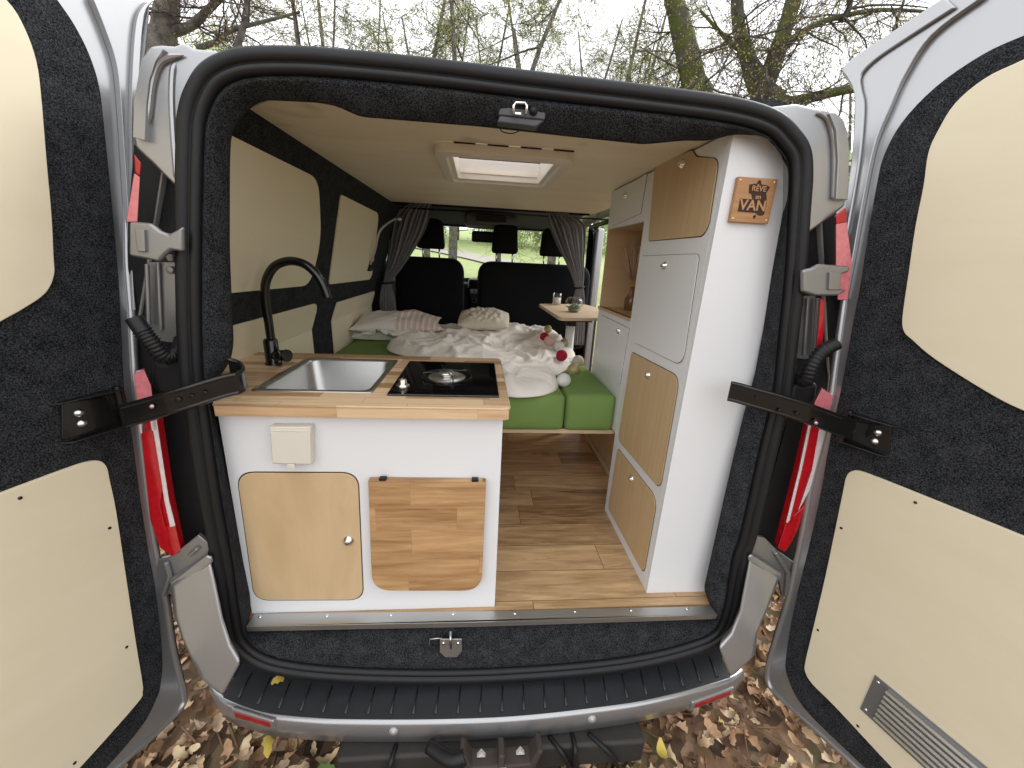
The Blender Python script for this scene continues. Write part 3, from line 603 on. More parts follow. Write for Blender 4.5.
b = MB()      # painted bumper face below the step
FO = catmull(fe, 6, False); cc = np.array((.02, .6, 0))
def outw(loop, d): 
    r_ = []
    for i, p in enumerate(loop):
        t = loop[min(i + 1, len(loop) - 1)] - loop[max(i - 1, 0)]; n_ = np.array((t[1], -t[0], 0)); n_ /= np.linalg.norm(n_) + 1e-9; r_.append(p + n_ * d)
    return r_
z_ = lambda L_, dz: [p + np.array((0, 0, dz)) for p in L_]
b.loft([z_(outw(FO, -.012), -.006), z_(outw(FO, .002), -.002), z_(outw(FO, .008), -.012), z_(outw(FO, .010), -.04), z_(outw(FO, .004), -.085), z_(outw(FO, -.03), -.097)], closed=False)
bump_ = b.build('bumper', SILVER, van, solid=.004)
b = MB()   # left upright corner of the bumper
Lc = [(211, 558), (171, 587), (175, 618), (182, 640), (191, 660), (202, 682), (223, 699), (242.5, 663), (232, 645), (224, 620), (216, 580)]
b.prism([ot(u_, v_, -.016 - (v_ - 558) * .0006) for u_, v_ in Lc], (-.03, .035, 0)); b.build('bumper_corner', SILVER, van, bevel=.012, seg=4, label='left upturned bumper corner')
Rc = [(749, 557), (780.7, 577), (768, 610), (757, 635), (755, 657), (744, 668), (730, 679), (717.5, 648), (730, 634), (739, 612)]
b = MB(); b.prism([ot(u_, v_, -.016 - (v_ - 557) * .0006) for u_, v_ in Rc], (.03, .035, 0)); b.build('bumper_corner', SILVER, van, bevel=.012, seg=4, label='right upturned bumper corner')
for pts, c_ in (([(211, 558), (206, 556), (170, 583), (171, 588), (176, 588), (212, 563)], 0), ([(749, 557), (752, 555), (782, 574), (781, 580), (777, 579), (749, 561)], 0)):
    b = MB(); b.prism([ot(u_, v_, -.024) for u_, v_ in pts], (0, .008, 0)); b.build('bumper_rim', SILVER, van, bevel=.003)
def onface(u_, v_):
    """point on the bumper face: closest sight-line point to the face ribbon"""
    best = None
    for p in outw(FO, .0105):
        for dz in np.linspace(-.06, -.01, 11):
            q = p + np.array((0, 0, dz)); d = q - CAM; zc = d @ AF; pu = 512 + FP * (d @ AR) / zc; pv = 384 - FP * (d @ AU) / zc; e = (pu - u_) ** 2 + (pv - v_) ** 2
            if best is None or e < best[0]: best = (e, q)
    return best[1]
for u_, v_ in ((388, 731), (595, 719)):
    p = onface(u_, v_); s_ = MB(); s_.lathe(p, [(0, .008), (.006, .008), (.007, .005), (.011, .005), (.0125, .003), (.0125, -.01)], (0, -1, .1), 24); s_.build('parking_sensor', plain('sensor_ring', (.42, .42, .43), .4, .3), bump_)
for (u0, v0), (u1, v1) in (((238, 712), (274, 723)), ((692, 703), (727, 690))):
    p, q = onface(u0, v0), onface(u1, v1); mid_ = onface((u0 + u1) / 2, (v0 + v1) / 2); e_ = (q - p) / 2; n_ = np.array((-e_[1], e_[0], 0)) if u0 > 999 else np.array((e_[1], -e_[0], 0)); n_ /= np.linalg.norm(n_)
    s_ = MB(); s_.obox(mid_ + n_ * .0, e_ * 1.18, n_ * .006, np.array((0, 0, .017))); rb = s_.build('reflector_frame', SILVER, bump_, bevel=.004)
    s_ = MB(); s_.obox(mid_ + n_ * .004, e_, n_ * .004, np.array((0, 0, .0105))); s_.build('red_reflector', REDD, bump_, bevel=.003)
# ---- tow bar
b = MB(); b.box(-.44, .46, -.12, -.05, .17, .262); tb = b.build('tow_bar', plain('tow_bar_steel', (.03, .028, .026), .6, .2, .3, 20, .2, 60), van, bevel=.012, seg=3)
b = MB(); b.prism([(-.115, -.17, .285), (-.095, -.17, .21), (.095, -.17, .21), (.115, -.17, .285), (.10, -.17, .285), (.08, -.17, .235), (.009, -.17, .232), (.009, -.17, .275), (-.009, -.17, .275), (-.009, -.17, .232), (-.08, -.17, .235), (-.1, -.17, .285)], (0, .05, 0))
b.box(-.1, .1, -.19, -.12, .15, .215); b.v = [(x + .02, y, z + .052) for x, y, z in b.v]; b.build('tow_bracket', plain('bracket_iron', (.06, .047, .04), .7, .3, .3, 30, .3, 80), tb, bevel=.006)
b = MB()
for x in (-.055, .0, .055): b.lathe((x, -.205, .185), [(0, .02), (.016, .02), (.02, .012), (.02, -.03), (0, -.03)], (0, -1, .5), 16)
b.v = [(x + .02, y, z + .052) for x, y, z in b.v]; b.build('tow_bolt', BLACKG, tb)
b = MB()
for x in (-.055, .055): b.prism([(x - .012, -.15, .243), (x + .012, -.15, .243), (x, -.15, .262)], (0, .01, 0))
b.box(-.014, .014, -.176, -.171, .214, .232); b.v = [(x + .02, y, z + .052) for x, y, z in b.v]; b.build('bracket_tab', plain('tab_white', (.6, .58, .55), .5), tb)
b = MB()
for x0, x1 in ((.15, .2), (.27, .34), (-.3, -.31), (.22, .22)): b.tube(catmull([(x0, -.09, .21), ((x0 + x1) / 2, -.128, .213), (x1, -.137, .17), (x1 + .02, -.13, .12)], 5, False), .007, 8)
b.tube(catmull([(-.2, -.12, .25), (-.14, -.16, .26), (-.1, -.16, .27)], 5, False), .02, 8); b.v = [(x + .02, y, z + .052) for x, y, z in b.v]; b.build('cable', RUBBER, tb)
# ---- latch striker at the sill and upper latch
c = ot(447, 648, .01); b = MB(); b.prism([ot(u_, v_, .012) for u_, v_ in ((440, 638), (462, 638), (462, 650), (457, 656), (445, 656), (440, 651))], (0, -.004, 0)); lt = b.build('striker', ALU, van, bevel=.001)
b = MB(); b.tube(catmull([ot(450.5, 632, .0), ot(450.5, 640, -.02), ot(451, 648, -.005)], 5, False), .004, 8); b.tube([ot(442, 638, .005), ot(430, 639, .005), ot(429, 645, .005), ot(432, 648, .005)], .0018, 6); b.build('striker_hoop', STEEL, lt)
b = MB()
for u_ in (443.5, 458): b.lathe(ot(u_, 643, .006), [(0, .004), (.004, .004), (.005, 0)], (0, -1, 0), 10)
b.build('screw', CHROME, lt)
b = MB(); b.prism([ot(u_, v_, .01) for u_, v_ in ((500, 108), (507, 107), (507, 102), (540, 104.5), (540, 111), (546, 112), (545, 120), (498, 115))], (0, .03, 0)); b.prism([ot(u_, v_, .012) for u_, v_ in ((500, 115), (545, 120), (536, 127), (497, 122))], (0, .03, 0))
lt = b.build('upper_latch', plain('latch_body', (.07, .07, .078), .5, .2), van, bevel=.003)
b = MB(); b.tube([ot(u_, v_, .0) for u_, v_ in ((514, 114), (513.5, 106), (516, 102.5), (525, 103), (527, 106), (526, 114))], .003, 8); b.prism([ot(u_, v_, .0) for u_, v_ in ((514.5, 112), (521, 112.5), (521, 114.5), (514.5, 114))], (0, .003, 0)); b.build('latch_hook', CHROME, lt)
b = MB(); b.lathe(ot(533.5, 110.5, .006), [(0, .006), (.008, .004), (.009, -.004)], (0, -1, 0), 12); b.build('latch_button', BLACK, lt)
b = MB(); b.tube(catmull([ot(500, 129, .05), ot(503, 132, .05), ot(512, 133.5, .05), ot(519, 131, .05)], 5, False), .0012, 5); b.build('pull_cord', BLACK, lt)
# ---- floor, threshold
b = MB(); b.box(-.85, .86, .05, 2.2, .585, .60); b.build('floor_panel', VINYL, van)
TZ = .6035
tp = [oz(254.7, 613.6, TZ), oz(494, 611, TZ), oz(711, 606, TZ), oz(717, 614, TZ), oz(480, 621.5, TZ), oz(246.5, 626, TZ)]
b = MB(); b.prism(tp, (0, 0, -.004)); b.prism([tp[3], tp[4], tp[5], tp[5] + np.array((0, .003, -.02)), tp[4] + np.array((0, .003, -.02)), tp[3] + np.array((0, .003, -.02))][:6], (0, -.003, 0))
th = b.build('threshold_strip', ALU, van)
b = MB()
for u_, v_ in ((260, 616.5), (327, 615.5), (391, 614.5), (453, 613.5), (515, 613), (575, 611), (631, 610), (687, 608.5)): b.lathe(oz(u_, v_, TZ), [(0, .002), (.004, .0015), (.005, 0)], (0, 0, 1), 10)
b.build('screw', CHROME, th)
b = MB(); b.box(-.70, .74, .075, .085, .36, .584); b.build('sill_backing', FELT, van)
b = MB(); b.box(-.82, .86, 2.0, 3.2, .50, .52); b.build('cab_floor', BLACK, van)
# ---- ceiling with hatch hole
ZC = 1.928
b = MB()
for X0, X1, Y0, Y1 in ((-.64, HX0, .1, 1.8), (HX1, .66, .1, 1.8), (HX0, HX1, .1, HY0), (HX0, HX1, HY1, 1.8)): b.box(X0, X1, Y0, Y1, ZC, ZC + .009)
b.build('ceiling_panel', PLYC, van)
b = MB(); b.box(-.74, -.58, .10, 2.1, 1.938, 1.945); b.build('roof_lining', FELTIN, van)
# hatch
hc = [oz(430.5, 139, ZC), oz(577, 151.6, ZC), oz(549, 182.4, ZC), oz(446.4, 173.6, ZC)]
hx0 = (hc[0][0] + hc[3][0]) / 2; hx1 = (hc[1][0] + hc[2][0]) / 2; hy0 = (hc[0][1] + hc[1][1]) / 2; hy1 = (hc[2][1] + hc[3][1]) / 2
hi = [hx0 + .055, hx1 - .055, hy0 + .07, hy1 - .055]
b = MB(); O_ = rpoly([(hx0, hy0, 0), (hx1, hy0, 0), (hx1, hy1, 0), (hx0, hy1, 0)], .05, 6); I_ = rpoly([(hi[0], hi[2], 0), (hi[1], hi[2], 0), (hi[1], hi[3], 0), (hi[0], hi[3], 0)], .012, 6)
b.loft([z_(O_, ZC - .001), z_(O_, ZC - .018), z_([p * .98 + q * .02 for p, q in zip(O_, I_)], ZC - .026), z_([p * .4 + q * .6 for p, q in zip(O_, I_)], ZC - .03), z_([p * .3 + q * .7 for p, q in zip(O_, I_)], ZC - .022), z_([p * .05 + q * .95 for p, q in zip(O_, I_)], ZC - .02), z_(I_, ZC + .0), z_(I_, ZC + .05)], smooth=False)
hf = b.build('hatch_frame', HATCHP, van, bevel=.002)
b = MB(); b.box(hi[0] - .01, hi[1] + .01, hi[2] - .01, hi[3] + .01, ZC + .051, ZC + .055); b.build('hatch_pane', HATCHG, hf)
b = MB(); b.tube([(hi[0], hi[3] - .03, ZC + .045), (hi[1], hi[3] - .03, ZC + .045)], .0025, 6); b.build('hatch_bar', BLACK, hf)
b = MB()
for k in range(4): xx = hx0 + .06 + k * .095; b.box(xx, xx + .06, hy0 - .003, hy0 + .002, ZC - .004, ZC - .0008)
b.build('vent_slot', BLACK, hf)
# ---- side walls
def wallpt(y, z):   # left inner wall
    x = -.85 if z < 1.264 else -.85 + (z - 1.264) * .353
    return np.array((x, y, z))
b = MB(); ys = [.14, 2.15]; zs = [.6, 1.264, 1.35, 1.5, 1.7, 1.85, 1.93]
b.loft([[wallpt(y, z) + np.array((-.004, 0, 0)) for y in (.118, 2.15)] for z in zs], closed=False, smooth=False); b.build('wall_lining', FELT, van, solid=.004, label='black carpeted left side wall')
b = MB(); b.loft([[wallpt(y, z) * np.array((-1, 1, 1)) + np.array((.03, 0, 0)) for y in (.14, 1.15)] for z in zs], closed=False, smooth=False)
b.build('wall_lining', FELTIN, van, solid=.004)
def wpanel(pts, fn, nrm):
    P = [fn(u_, v_) for u_, v_ in pts]; b = MB(); b.prism(P, np.array(nrm)); return b.build('wall_panel', PLY, van, bevel=.001)
nn = WN * .006 * (1 if WN[0] > 0 else -1)
def rp2(pts, r, fn): return rpoly([fn(u_, v_) for u_, v_ in pts], r, 7)
b = MB(); b.prism(rp2([(222, 131), (317, 178), (320, 240), (309, 285), (222, 293)], [.02, .07, .3, .08, .01], ow), nn); b.build('wall_panel', PLY, van, bevel=.001)
b = MB(); b.prism(rp2([(340, 194), (378, 213), (371, 279), (328, 284)], [.02, .06, .09, .02], ow), nn); b.build('wall_panel', PLY, van, bevel=.001)
def lowp(pts, r):
    q = [ow(u_, v_) for u_, v_ in pts[:2]]; y0 = q[0][1]; y1 = q[1][1]; ztop = (q[0][2] + q[1][2]) / 2
    P = rpoly([(0, y0, ztop), (0, y1, ztop), (0, y1, 1.05), (0, y0, 1.05)], r, 5)
    # drape on the two-plane wall: split at the fold
    V = []; 
    b = MB(); n = 24; rows = []
    zz = [ztop, ztop - .006, ztop - .02, ztop - .04, 1.30, 1.264, 1.05]
    for z in zz:
        ins = 0
        dz_ = ztop - z
        if dz_ < .05: ins = .05 - math.sqrt(max(0, .05 ** 2 - (.05 - dz_) ** 2))
        p0 = wallpt(y0 + ins * .2, z); p1 = wallpt(y1 - ins, z); rows.append([p0 + np.array((.004, 0, 0)), p1 + np.array((.004, 0, 0))])
    b.loft(rows, closed=False, smooth=False); b.build('wall_panel', PLY, van, solid=.004)
lowp([(224, 324), (317, 305)], .05); lowp([(337, 298), (374, 294)], .04)
# B pillar, cab surround
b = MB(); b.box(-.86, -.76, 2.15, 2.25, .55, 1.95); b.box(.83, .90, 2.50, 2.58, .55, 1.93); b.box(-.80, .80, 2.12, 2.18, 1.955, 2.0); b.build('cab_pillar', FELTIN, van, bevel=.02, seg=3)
b = MB()      # headliner sloping to the windscreen
b.loft([[(-.85, 1.78, 1.97), (.88, 1.78, 1.97)], [(-.85, 2.5, 1.975), (.88, 2.5, 1.975)], [(-.8, 2.85, 1.90), (.83, 2.85, 1.90)]], closed=False); b.build('headliner', HEAD, van, solid=.02)
b = MB(); b.obox((.01, 2.45, 1.90), (.20, 0, 0), (0, .18, 0), (0, 0, .045)); hc_ = b.build('overhead_console', plain('console_grey', (.09, .09, .09), .6), van, bevel=.03, seg=3)
b = MB(); b.obox((.01, 2.265, 1.905), (.11, 0, 0), (0, .012, 0), (0, 0, .022)); b.build('console_pocket', BLACK, hc_)
b = MB(); b.obox((-.02, 2.72, 1.80), (.12, 0, 0), (0, .02, 0), (0, 0, .045)); b.build('rear_view_mirror', BLACK, van, bevel=.02, seg=3)
# windscreen, A pillars, side glass
b = MB(); b.add([(-.82, 2.86, 1.90), (.85, 2.86, 1.90), (.90, 3.45, 1.36), (-.87, 3.45, 1.36)], [(0, 1, 2, 3)]); b.build('windscreen', GLASS, van)
b = MB(); b.tube([(-.82, 2.85, 1.93), (-.90, 3.5, 1.33)], .035, 8); b.tube([(.85, 2.85, 1.93), (.93, 3.5, 1.33)], .035, 8); b.box(-.82, .85, 2.84, 2.9, 1.88, 1.93); b.build('windscreen_frame', BLACK, van)
b = MB(); b.add([(.90, 2.4, 1.33), (.90, 3.1, 1.33), (.86, 2.9, 1.85), (.84, 2.4, 1.87)], [(0, 1, 2, 3)]); b.build('cab_window', GLASS, van)
b = MB(); b.box(.86, .90, 2.6, 3.2, .55, 1.30); b.box(-.87, -.84, 2.25, 3.2, .55, 1.9); b.build('cab_door_trim', BLACK, van)
# dashboard
b = MB(); b.prism([(-.84, 2.95, .8), (-.84, 2.9, 1.2), (-.84, 3.0, 1.40), (-.84, 3.5, 1.38), (-.84, 3.5, .6), (-.84, 3.1, .6)], (1.70, 0, 0)); ds = b.build('dashboard', plain('dash_plastic', (.018, .018, .02), .55, 0, .1, 20, .2, 300), van, bevel=.03, seg=3)
b = MB(); b.prism([(-.17, 2.86, .9), (-.17, 2.84, 1.36), (-.17, 2.90, 1.44), (-.17, 3.05, 1.44), (-.17, 3.05, .9)], (.24, 0, 0)); b.build('centre_console', BLACKG, ds, bevel=.02)
b = MB(); b.obox((-.03, 2.83, 1.43), (.055, 0, 0), (0, .01, 0), (0, 0, .045)); b.build('screen', BLACKG, ds, bevel=.008)
b = MB()
for x in (-.13, -.09): b.obox((x + .0, 2.835, 1.33), (.017, 0, 0), (0, .006, 0), (0, 0, .018))
b.lathe((-.11, 2.83, 1.25), [(.024, .01), (.018, .014), (.018, 0)], (0, -1, 0), 18); b.lathe((-.05, 2.83, 1.25), [(.024, .01), (.018, .014), (.018, 0)], (0, -1, 0), 18)
for k in range(5): b.box(-.14 + k * .025, -.125 + k * .025, 2.825, 2.84, 1.17, 1.185)
b.build('air_vent', plain('vent_trim', (.22, .22, .23), .35, .5), ds, bevel=.002)
b = MB(); b.tube(catmull([(-.07, 2.80, 1.12), (-.06, 2.72, 1.2), (-.055, 2.70, 1.27)], 4, False), [.02] * 5 + [.012, .014, .022, .022], 12); b.build('gear_lever', BLACKG, ds)
b = MB(); b.obox((.29, 3.0, 1.47), (.075, 0, 0), (0, .02, 0), (0, 0, .07)); b.build('display_box', BLACK, ds, bevel=.02)
# sliding door jamb
b = MB(); b.box(.86, .93, 2.42, 2.5, .55, 1.90); b.build('side_door_jamb', SILVER, van, bevel=.02, seg=3)
b = MB(); b.tube([(.85, 2.40, .56), (.85, 2.40, 1.86), (.80, 2.40, 1.9), (.80, 1.2, 1.9)], .014, 8); b.build('side_door_seal', RUBBER, van)
b = MB(); b.box(.95, 1.0, .0 + .2, 1.15, .5, 1.86); b.build('sliding_door', SILVER, van, bevel=.03, seg=3)
# ============================================================ REAR DOORS
DA = R(15)
def door_frame(s):
    H = np.array((s * .90, -.05, 0)); e = np.array((s * math.sin(DA), -math.cos(DA), 0)); n = np.array((-s * math.cos(DA), -math.sin(DA), 0)); return H, e, n
def build_door(s, frame_px, carpet_px, up_px, lo_px, ext, lab, ridge, fsel, edge_in, esel):
    H, e, n = door_frame(s)
    def px(p, h=0):
        w_ = hit(p[0], p[1], H + n * h, n); return ((w_ - H) @ e, w_[2])
    def W(q, h): return H + e * q[0] + n * h + np.array((0, 0, q[1]))
    root = empty_child('rear_door', van, V3(H + np.array((0, 0, .4))), lab)
    def slab(name, px_pts, extra, h0, h1, mat, bev=.002, smooth=4, fn=px):
        a = [fn(p, h1) for p in px_pts]; a = [np.array(q) for q in a]
        c_ = catmull([np.array((q[0], q[1], 0)) for q in a], smooth, False); c_ = [(q[0], q[1]) for q in c_] + extra
        b = MB(); b.prism([W(q, h1) for q in c_], n * (h0 - h1)); return b.build(name, mat, root, bevel=bev, seg=3), c_
    fr, fo = slab('door_shell', frame_px, ext[0], -.07, 0, SILVER, .012)
    slab('door_carpet', carpet_px, ext[1], .001, .006, FELT, .002)
    up, uo = slab('upper_panel', up_px, ext[2], .003, .013, PLY, .0015)
    lo, lo_o = slab('lower_panel', lo_px, ext[3], .003, .013, PLY, .0015)
    # raised pressed rim running along the frame edge
    b = MB(); pth = [W(px(p), .0) for p in frame_px]; pth = catmull(pth, 5, False); b.tube(pth, .008, 8); b.build('door_rim', SILVER, root)
    rd = catmull([W(px(p), 0) for p in ridge], 5, False)
    nf = len(frame_px); sel = frame_px[fsel[0]:fsel[1]]; fr2 = catmull([W(px(p), 0) for p in sel], 4, False)
    b = MB(); b.prism(rd + fr2[::-1], n * .014); b.build('door_flange', SILVER, root, bevel=.006)
    e_in = catmull([W(px(p), .0142) for p in edge_in], 5, False); e_out = catmull([W(px(p), .0142) for p in frame_px[esel[0]:esel[1]]], 4, False)
    b = MB(); b.prism(e_in + e_out[::-1], n * .009); b.build('edge_flange', SILVER, root, bevel=.004)
    return root, px, W, n, e, lo, up
LF = [(1, -60), (155, -25), (147, 0), (137, 10), (133, 33), (130, 80), (128, 133), (127, 250), (131, 310), (135, 380), (140, 430), (148, 500), (157, 558), (166.7, 602), (173, 645), (183, 690), (182, 706), (160, 729), (116, 768), (40, 840)]
LF[0] = (60, -75)
LCp = [(20, -45), (45, -18), (58, 0), (75, 25), (90, 55), (100, 88), (105, 130), (112, 200), (117, 256), (120, 294), (124, 380), (128, 405), (135, 455), (141, 500), (148.5, 549), (156.7, 595), (162.7, 655), (161, 685), (156.7, 699), (143, 725), (106.7, 768), (40, 835)]
LU = [(-40, -40), (7, 0), (25, 28), (37, 62), (42, 100), (47, 160), (52, 215), (54, 256), (54.5, 275), (46, 293), (25, 308), (0, 322), (-40, 345)]
LL = [(-50, 514), (0, 494), (66.7, 469), (88, 462), (100, 461), (107, 467), (110, 480), (116.7, 512), (126.7, 578.7), (136.7, 645), (142.5, 680), (143, 692), (137, 704), (80, 768), (20, 830)]
dl, pxl, Wl, nl, el, lol, upl = build_door(-1, LF, LCp, LU, LL, ([(.70, .36), (.70, 1.95), (.45, 2.16)], [(.64, .42), (.64, 1.9), (.3, 2.12)], [(.58, 1.36), (.60, 1.6), (.58, 1.9)], [(.60, .48), (.60, 1.05)]), 'left rear door swung open', [(87, -2), (100, 30), (111, 63), (115.5, 100), (120, 167), (123.5, 217), (125.5, 250), (129, 310)], (2, 9), [(139, 2), (130, 14), (126, 36), (123.5, 80), (122.5, 133), (124.5, 215)], (2, 7))
RF = [(985, -28), (950, 0), (901, 32), (868, 53), (848, 70), (852, 79), (858, 90), (860, 107), (858, 150), (853, 190), (848, 240), (845, 290), (840, 330), (835, 365), (829, 411), (820, 450), (811, 485), (802, 534), (789, 595), (778, 630), (768, 667), (769, 684), (779, 696), (811, 725), (858, 768), (930, 840)]
RCp = [(1100, 5), (1024, 35), (981, 55), (935, 87), (901, 123), (883, 157), (876, 187), (868, 233), (860, 285), (851.5, 330), (843, 379), (830, 437.5), (820.5, 493), (809, 545), (795, 603), (786, 655), (787, 676), (804.4, 709), (864.5, 768), (940, 840)]
RU = [(1100, 22), (1024, 59), (985, 78), (955, 103), (938, 130), (928, 153), (923, 187), (915, 227), (908, 275), (902, 318), (904, 332), (912, 340), (934.5, 359), (986.6, 392), (1024, 411), (1100, 440)]
RL = [(1100, 569), (1024, 537), (960, 511), (895, 484.7), (862, 472), (852, 471), (846, 477), (842, 495), (825.4, 575), (812, 632), (805, 662), (805, 672), (812, 684), (836, 708), (890, 766), (960, 838)]
dr, pxr, Wr, nr, er, lor, upr = build_door(1, RF, RCp, RU, RL, ([(.72, .34), (.72, 1.95), (.5, 2.2)], [(.66, .40), (.66, 1.9)], [(.60, 1.4), (.60, 1.9)], [(.62, .48), (.62, 1.05)]), 'right rear door swung open', [(988, -2), (935, 37), (908, 77), (893, 110), (878, 147), (866, 205), (856, 260), (848, 300)], (1, 12), [(962, 10), (908, 44), (880, 63), (867, 77), (867, 90), (870, 107), (867, 150), (861, 190), (852.5, 236)], (1, 11))
# door screws, seen on the lower panels
b = MB()
for p in ((109.5, 528), (126.5, 647), (20, 498), (74.5, 763)): q = pxl(p, .013); b.lathe(Wl(q, .013), [(0, .002), (.003, .0018), (.0035, 0)], nl, 8)
b.build('screw', BLACKG, lol)
b = MB()
for p in ((915.5, 502.5), (841.4, 528), (818, 630), (858, 726)): q = pxr(p, .013); b.lathe(Wr(q, .013), [(0, .002), (.003, .0018), (.0035, 0)], nr, 8)
b.build('screw', BLACKG, lor)
# louvred vent
vc = [pxr(p, .016) for p in ((872.5, 673), (862, 711))]; (s0, z0), (s1, z1) = vc; zt, zb, sl = z0, z1, (s0 + s1) / 2
b = MB(); b.prism([Wr(q, .013) for q in ((sl, zb), (sl + .34, zb), (sl + .34, zt), (sl, zt))], nr * .003); vt = b.build('door_vent', plain('vent_plate', (.22, .22, .22), .35, .5), dr, bevel=.001)
b = MB(); nlv = 7
for i in range(nlv):
    z = zb + (zt - zb) * (i + 1.0) / (nlv + 1); hh = (zt - zb) / (nlv + 1) * .33
    b.prism([Wr((sl + .03, z - hh), .0165), Wr((sl + .03, z + hh), .0165), Wr((sl + .03, z + hh), .0225), Wr((sl + .03, z - hh * .2), .0245)], er * .28)
b.build('louvre', STEEL, vt)
b = MB()
for q in ((sl + .01, zb + .012), (sl + .01, zt - .012)): b.lathe(Wr(q, .016), [(0, .002), (.0035, .0015), (.004, 0)], nr, 8)
b.build('screw', CHROME, vt)
# check straps
def strap(path_px, zt_, holes, s, brk, W_, px_, n_, lab, curl):
    H, e, n = door_frame(s)
    P = [hit(u_, v_, (0, y_, 0), (0, 1, 0)) for u_, v_, y_ in path_px]; P = catmull(P, 8, False)
    b = MB(); hh = .021; th = .0035; V = []
    rows = [[], [], [], []]
    for i, p in enumerate(P):
        t = P[min(i + 1, len(P) - 1)] - P[max(i - 1, 0)]; t[2] = 0; t /= np.linalg.norm(t); q = np.array((-t[1], t[0], 0)); f_ = min(1, .75 + .25 * abs(i - len(P) / 2) / (len(P) / 2))
        for k_, (dz, dq) in enumerate(((-hh, -th), (hh, -th), (hh, th), (-hh, th))): rows[k_].append(p + np.array((0, 0, dz)) + q * dq)
    b.loft(rows + [rows[0]], closed=False, smooth=False); n_p = len(P)
    b.add([r_[0] for r_ in rows], [(0, 1, 2, 3)]); b.add([r_[-1] for r_ in rows], [(3, 2, 1, 0)])
    # top and bottom rolled edges
    for dz in (-hh, hh): b.tube([p + np.array((0, 0, dz)) for p in P], .0055, 6)
    sp = b.build('check_strap', BLACKG, van, bevel=.001, label=lab)
    b = MB()
    for (u_, v_, y_, r_) in holes: b.lathe(hit(u_, v_, (0, y_, 0), (0, 1, 0)), [(0, .001), (r_, .001), (r_, -.002)], (0, -1, 0), 12)
    b.build('strap_hole', BLACK, sp)
    b = MB(); b.prism(rpoly([W_(px_(p, .006), .007) for p in brk], .006, 3), n_ * .004)
    c_ = [px_(p, .006) for p in brk]; zt2 = max(c[1] for c in c_); zb2 = min(c[1] for c in c_); sa = min(c[0] for c in c_); sb = max(c[0] for c in c_)
    for z in (zt2, zb2): b.prism([W_((sa, z), .008), W_((sb, z), .008), W_((sb - .01, z), .022), W_((sa + .004, z), .035)], (0, 0, .004))
    b.tube([W_((sa, zb2 - .004), .02), W_((sa, zt2 + .008), .02)], .009, 10)
    bk_ = b.build('strap_bracket', BLACKG, van, bevel=.001)
    b = MB(); sm, zm = (sa * .35 + sb * .65), (zt2 + zb2) / 2
    for dz in (-.011, .013): b.lathe(W_((sm, zm + dz), .011), [(0, .007), (.005, .007), (.006, .004), (.0085, .003), (.009, 0)], n_, 14)
    b.build('bracket_bolt', STEEL, bk_)
strap([(124, 416, -.06), (150, 409, -.06), (180, 400, -.055), (205, 392, -.035), (225, 386, -.015), (238, 383, .0), (244, 379, .03), (241, 372, .055), (230, 368, .06)], 0, [(152, 406, -.065, .004), (178, 400, -.062, .006), (192, 396.5, -.055, .004), (205, 393, -.045, .004)], -1,
      [(60, 403), (104, 397), (122, 424), (60, 440)], Wl, pxl, nl, 'black check strap of the left door', 1)
strap([(854, 430, -.06), (836, 424, -.06), (810, 414.5, -.055), (780, 405, -.04), (755, 398, -.02), (738, 393, -.0), (729, 391, .01)], 0, [(816, 421, -.066, .005), (798, 414, -.06, .004), (780, 411, -.05, .004), (757, 399, -.035, .003)], 1,
      [(850, 421), (893, 426), (890, 454), (848, 442)], Wr, pxr, nr, 'black check strap of the right door', 0)
# pinkish rivets
for (u_, v_, y_) in ((152, 406.5, -.068), (816, 423, -.068)):
    b = MB(); b.lathe(hit(u_, v_, (0, y_, 0), (0, 1, 0)), [(0, .004), (.003, .0035), (.0045, 0)], (0, -1, 0), 10); b.build('strap_rivet', plain('rivet_pink', (.6, .35, .38), .3, .6), van)

# ============================================================ KITCHEN UNIT
KY = .063; KT = 1.264; KF = .6
ku = empty('kitchen_unit', (-.34, .3, .6), 'white kitchen unit with beech worktop, sink and hob left of the aisle', 'kitchen unit')
kxl = oy(217, 411, KY)[0]; kxb = oy(251, 609, KY)[0]; kxr = 0.0
b = MB(); b.prism([(kxb, KY, KF), (kxr, KY, KF), (kxr, KY, KT - .0325), (kxl, KY, KT - .0325)], (0, .018, 0)); b.build('cabinet_front', WHITE, ku, bevel=.001)
b = MB(); b.box(-.018, 0, KY + .0185, .546, KF, KT - .0325); b.box(-.845, -.0185, .528, .546, KF, KT - .0325); b.build('cabinet_side', WHITE, ku, bevel=.001)
# worktop with cut-outs: built from strips round the sink and the hob
sk = [oz(250, 390.5, KT), oz(307.8, 358, KT), oz(396, 360.6, KT), oz(375, 394, KT)]; sx0 = (sk[0][0] * .5 + sk[1][0] * .5); sx1 = (sk[2][0] + sk[3][0]) / 2; sy0 = (sk[0][1] + sk[3][1]) / 2; sy1 = (sk[1][1] + sk[2][1]) / 2
hb_ = [oz(386.6, 394, KT + .005), oz(410, 360.6, KT + .005), oz(494.7, 363.8, KT + .005), oz(499, 396.6, KT + .005)]; ho = [(hb_[0][0] + hb_[1][0]) / 2, (hb_[2][0] + hb_[3][0]) / 2, (hb_[0][1] + hb_[3][1]) / 2, (hb_[1][1] + hb_[2][1]) / 2]
wf = oy(213, 404, .035)[0]
b = MB(); i = .008
cut = [(sx0 + i, sy0 + i), (sx1 - i, sy0 + i), (sx1 - i, sy1 - i), (sx0 + i, sy1 - i)]
outer = [(wf, .035)] + [(q[0], q[1]) for q in rpoly([(.014, .035, 0), (.014, .55, 0)], 0)] ; outer = [(wf, .035), (.006, .035), (.012, .038), (.014, .045), (.014, .54), (.011, .547), (.004, .55), (-.847, .55), (-.847, .15), (wf - .02, .06)]
bm_v = []
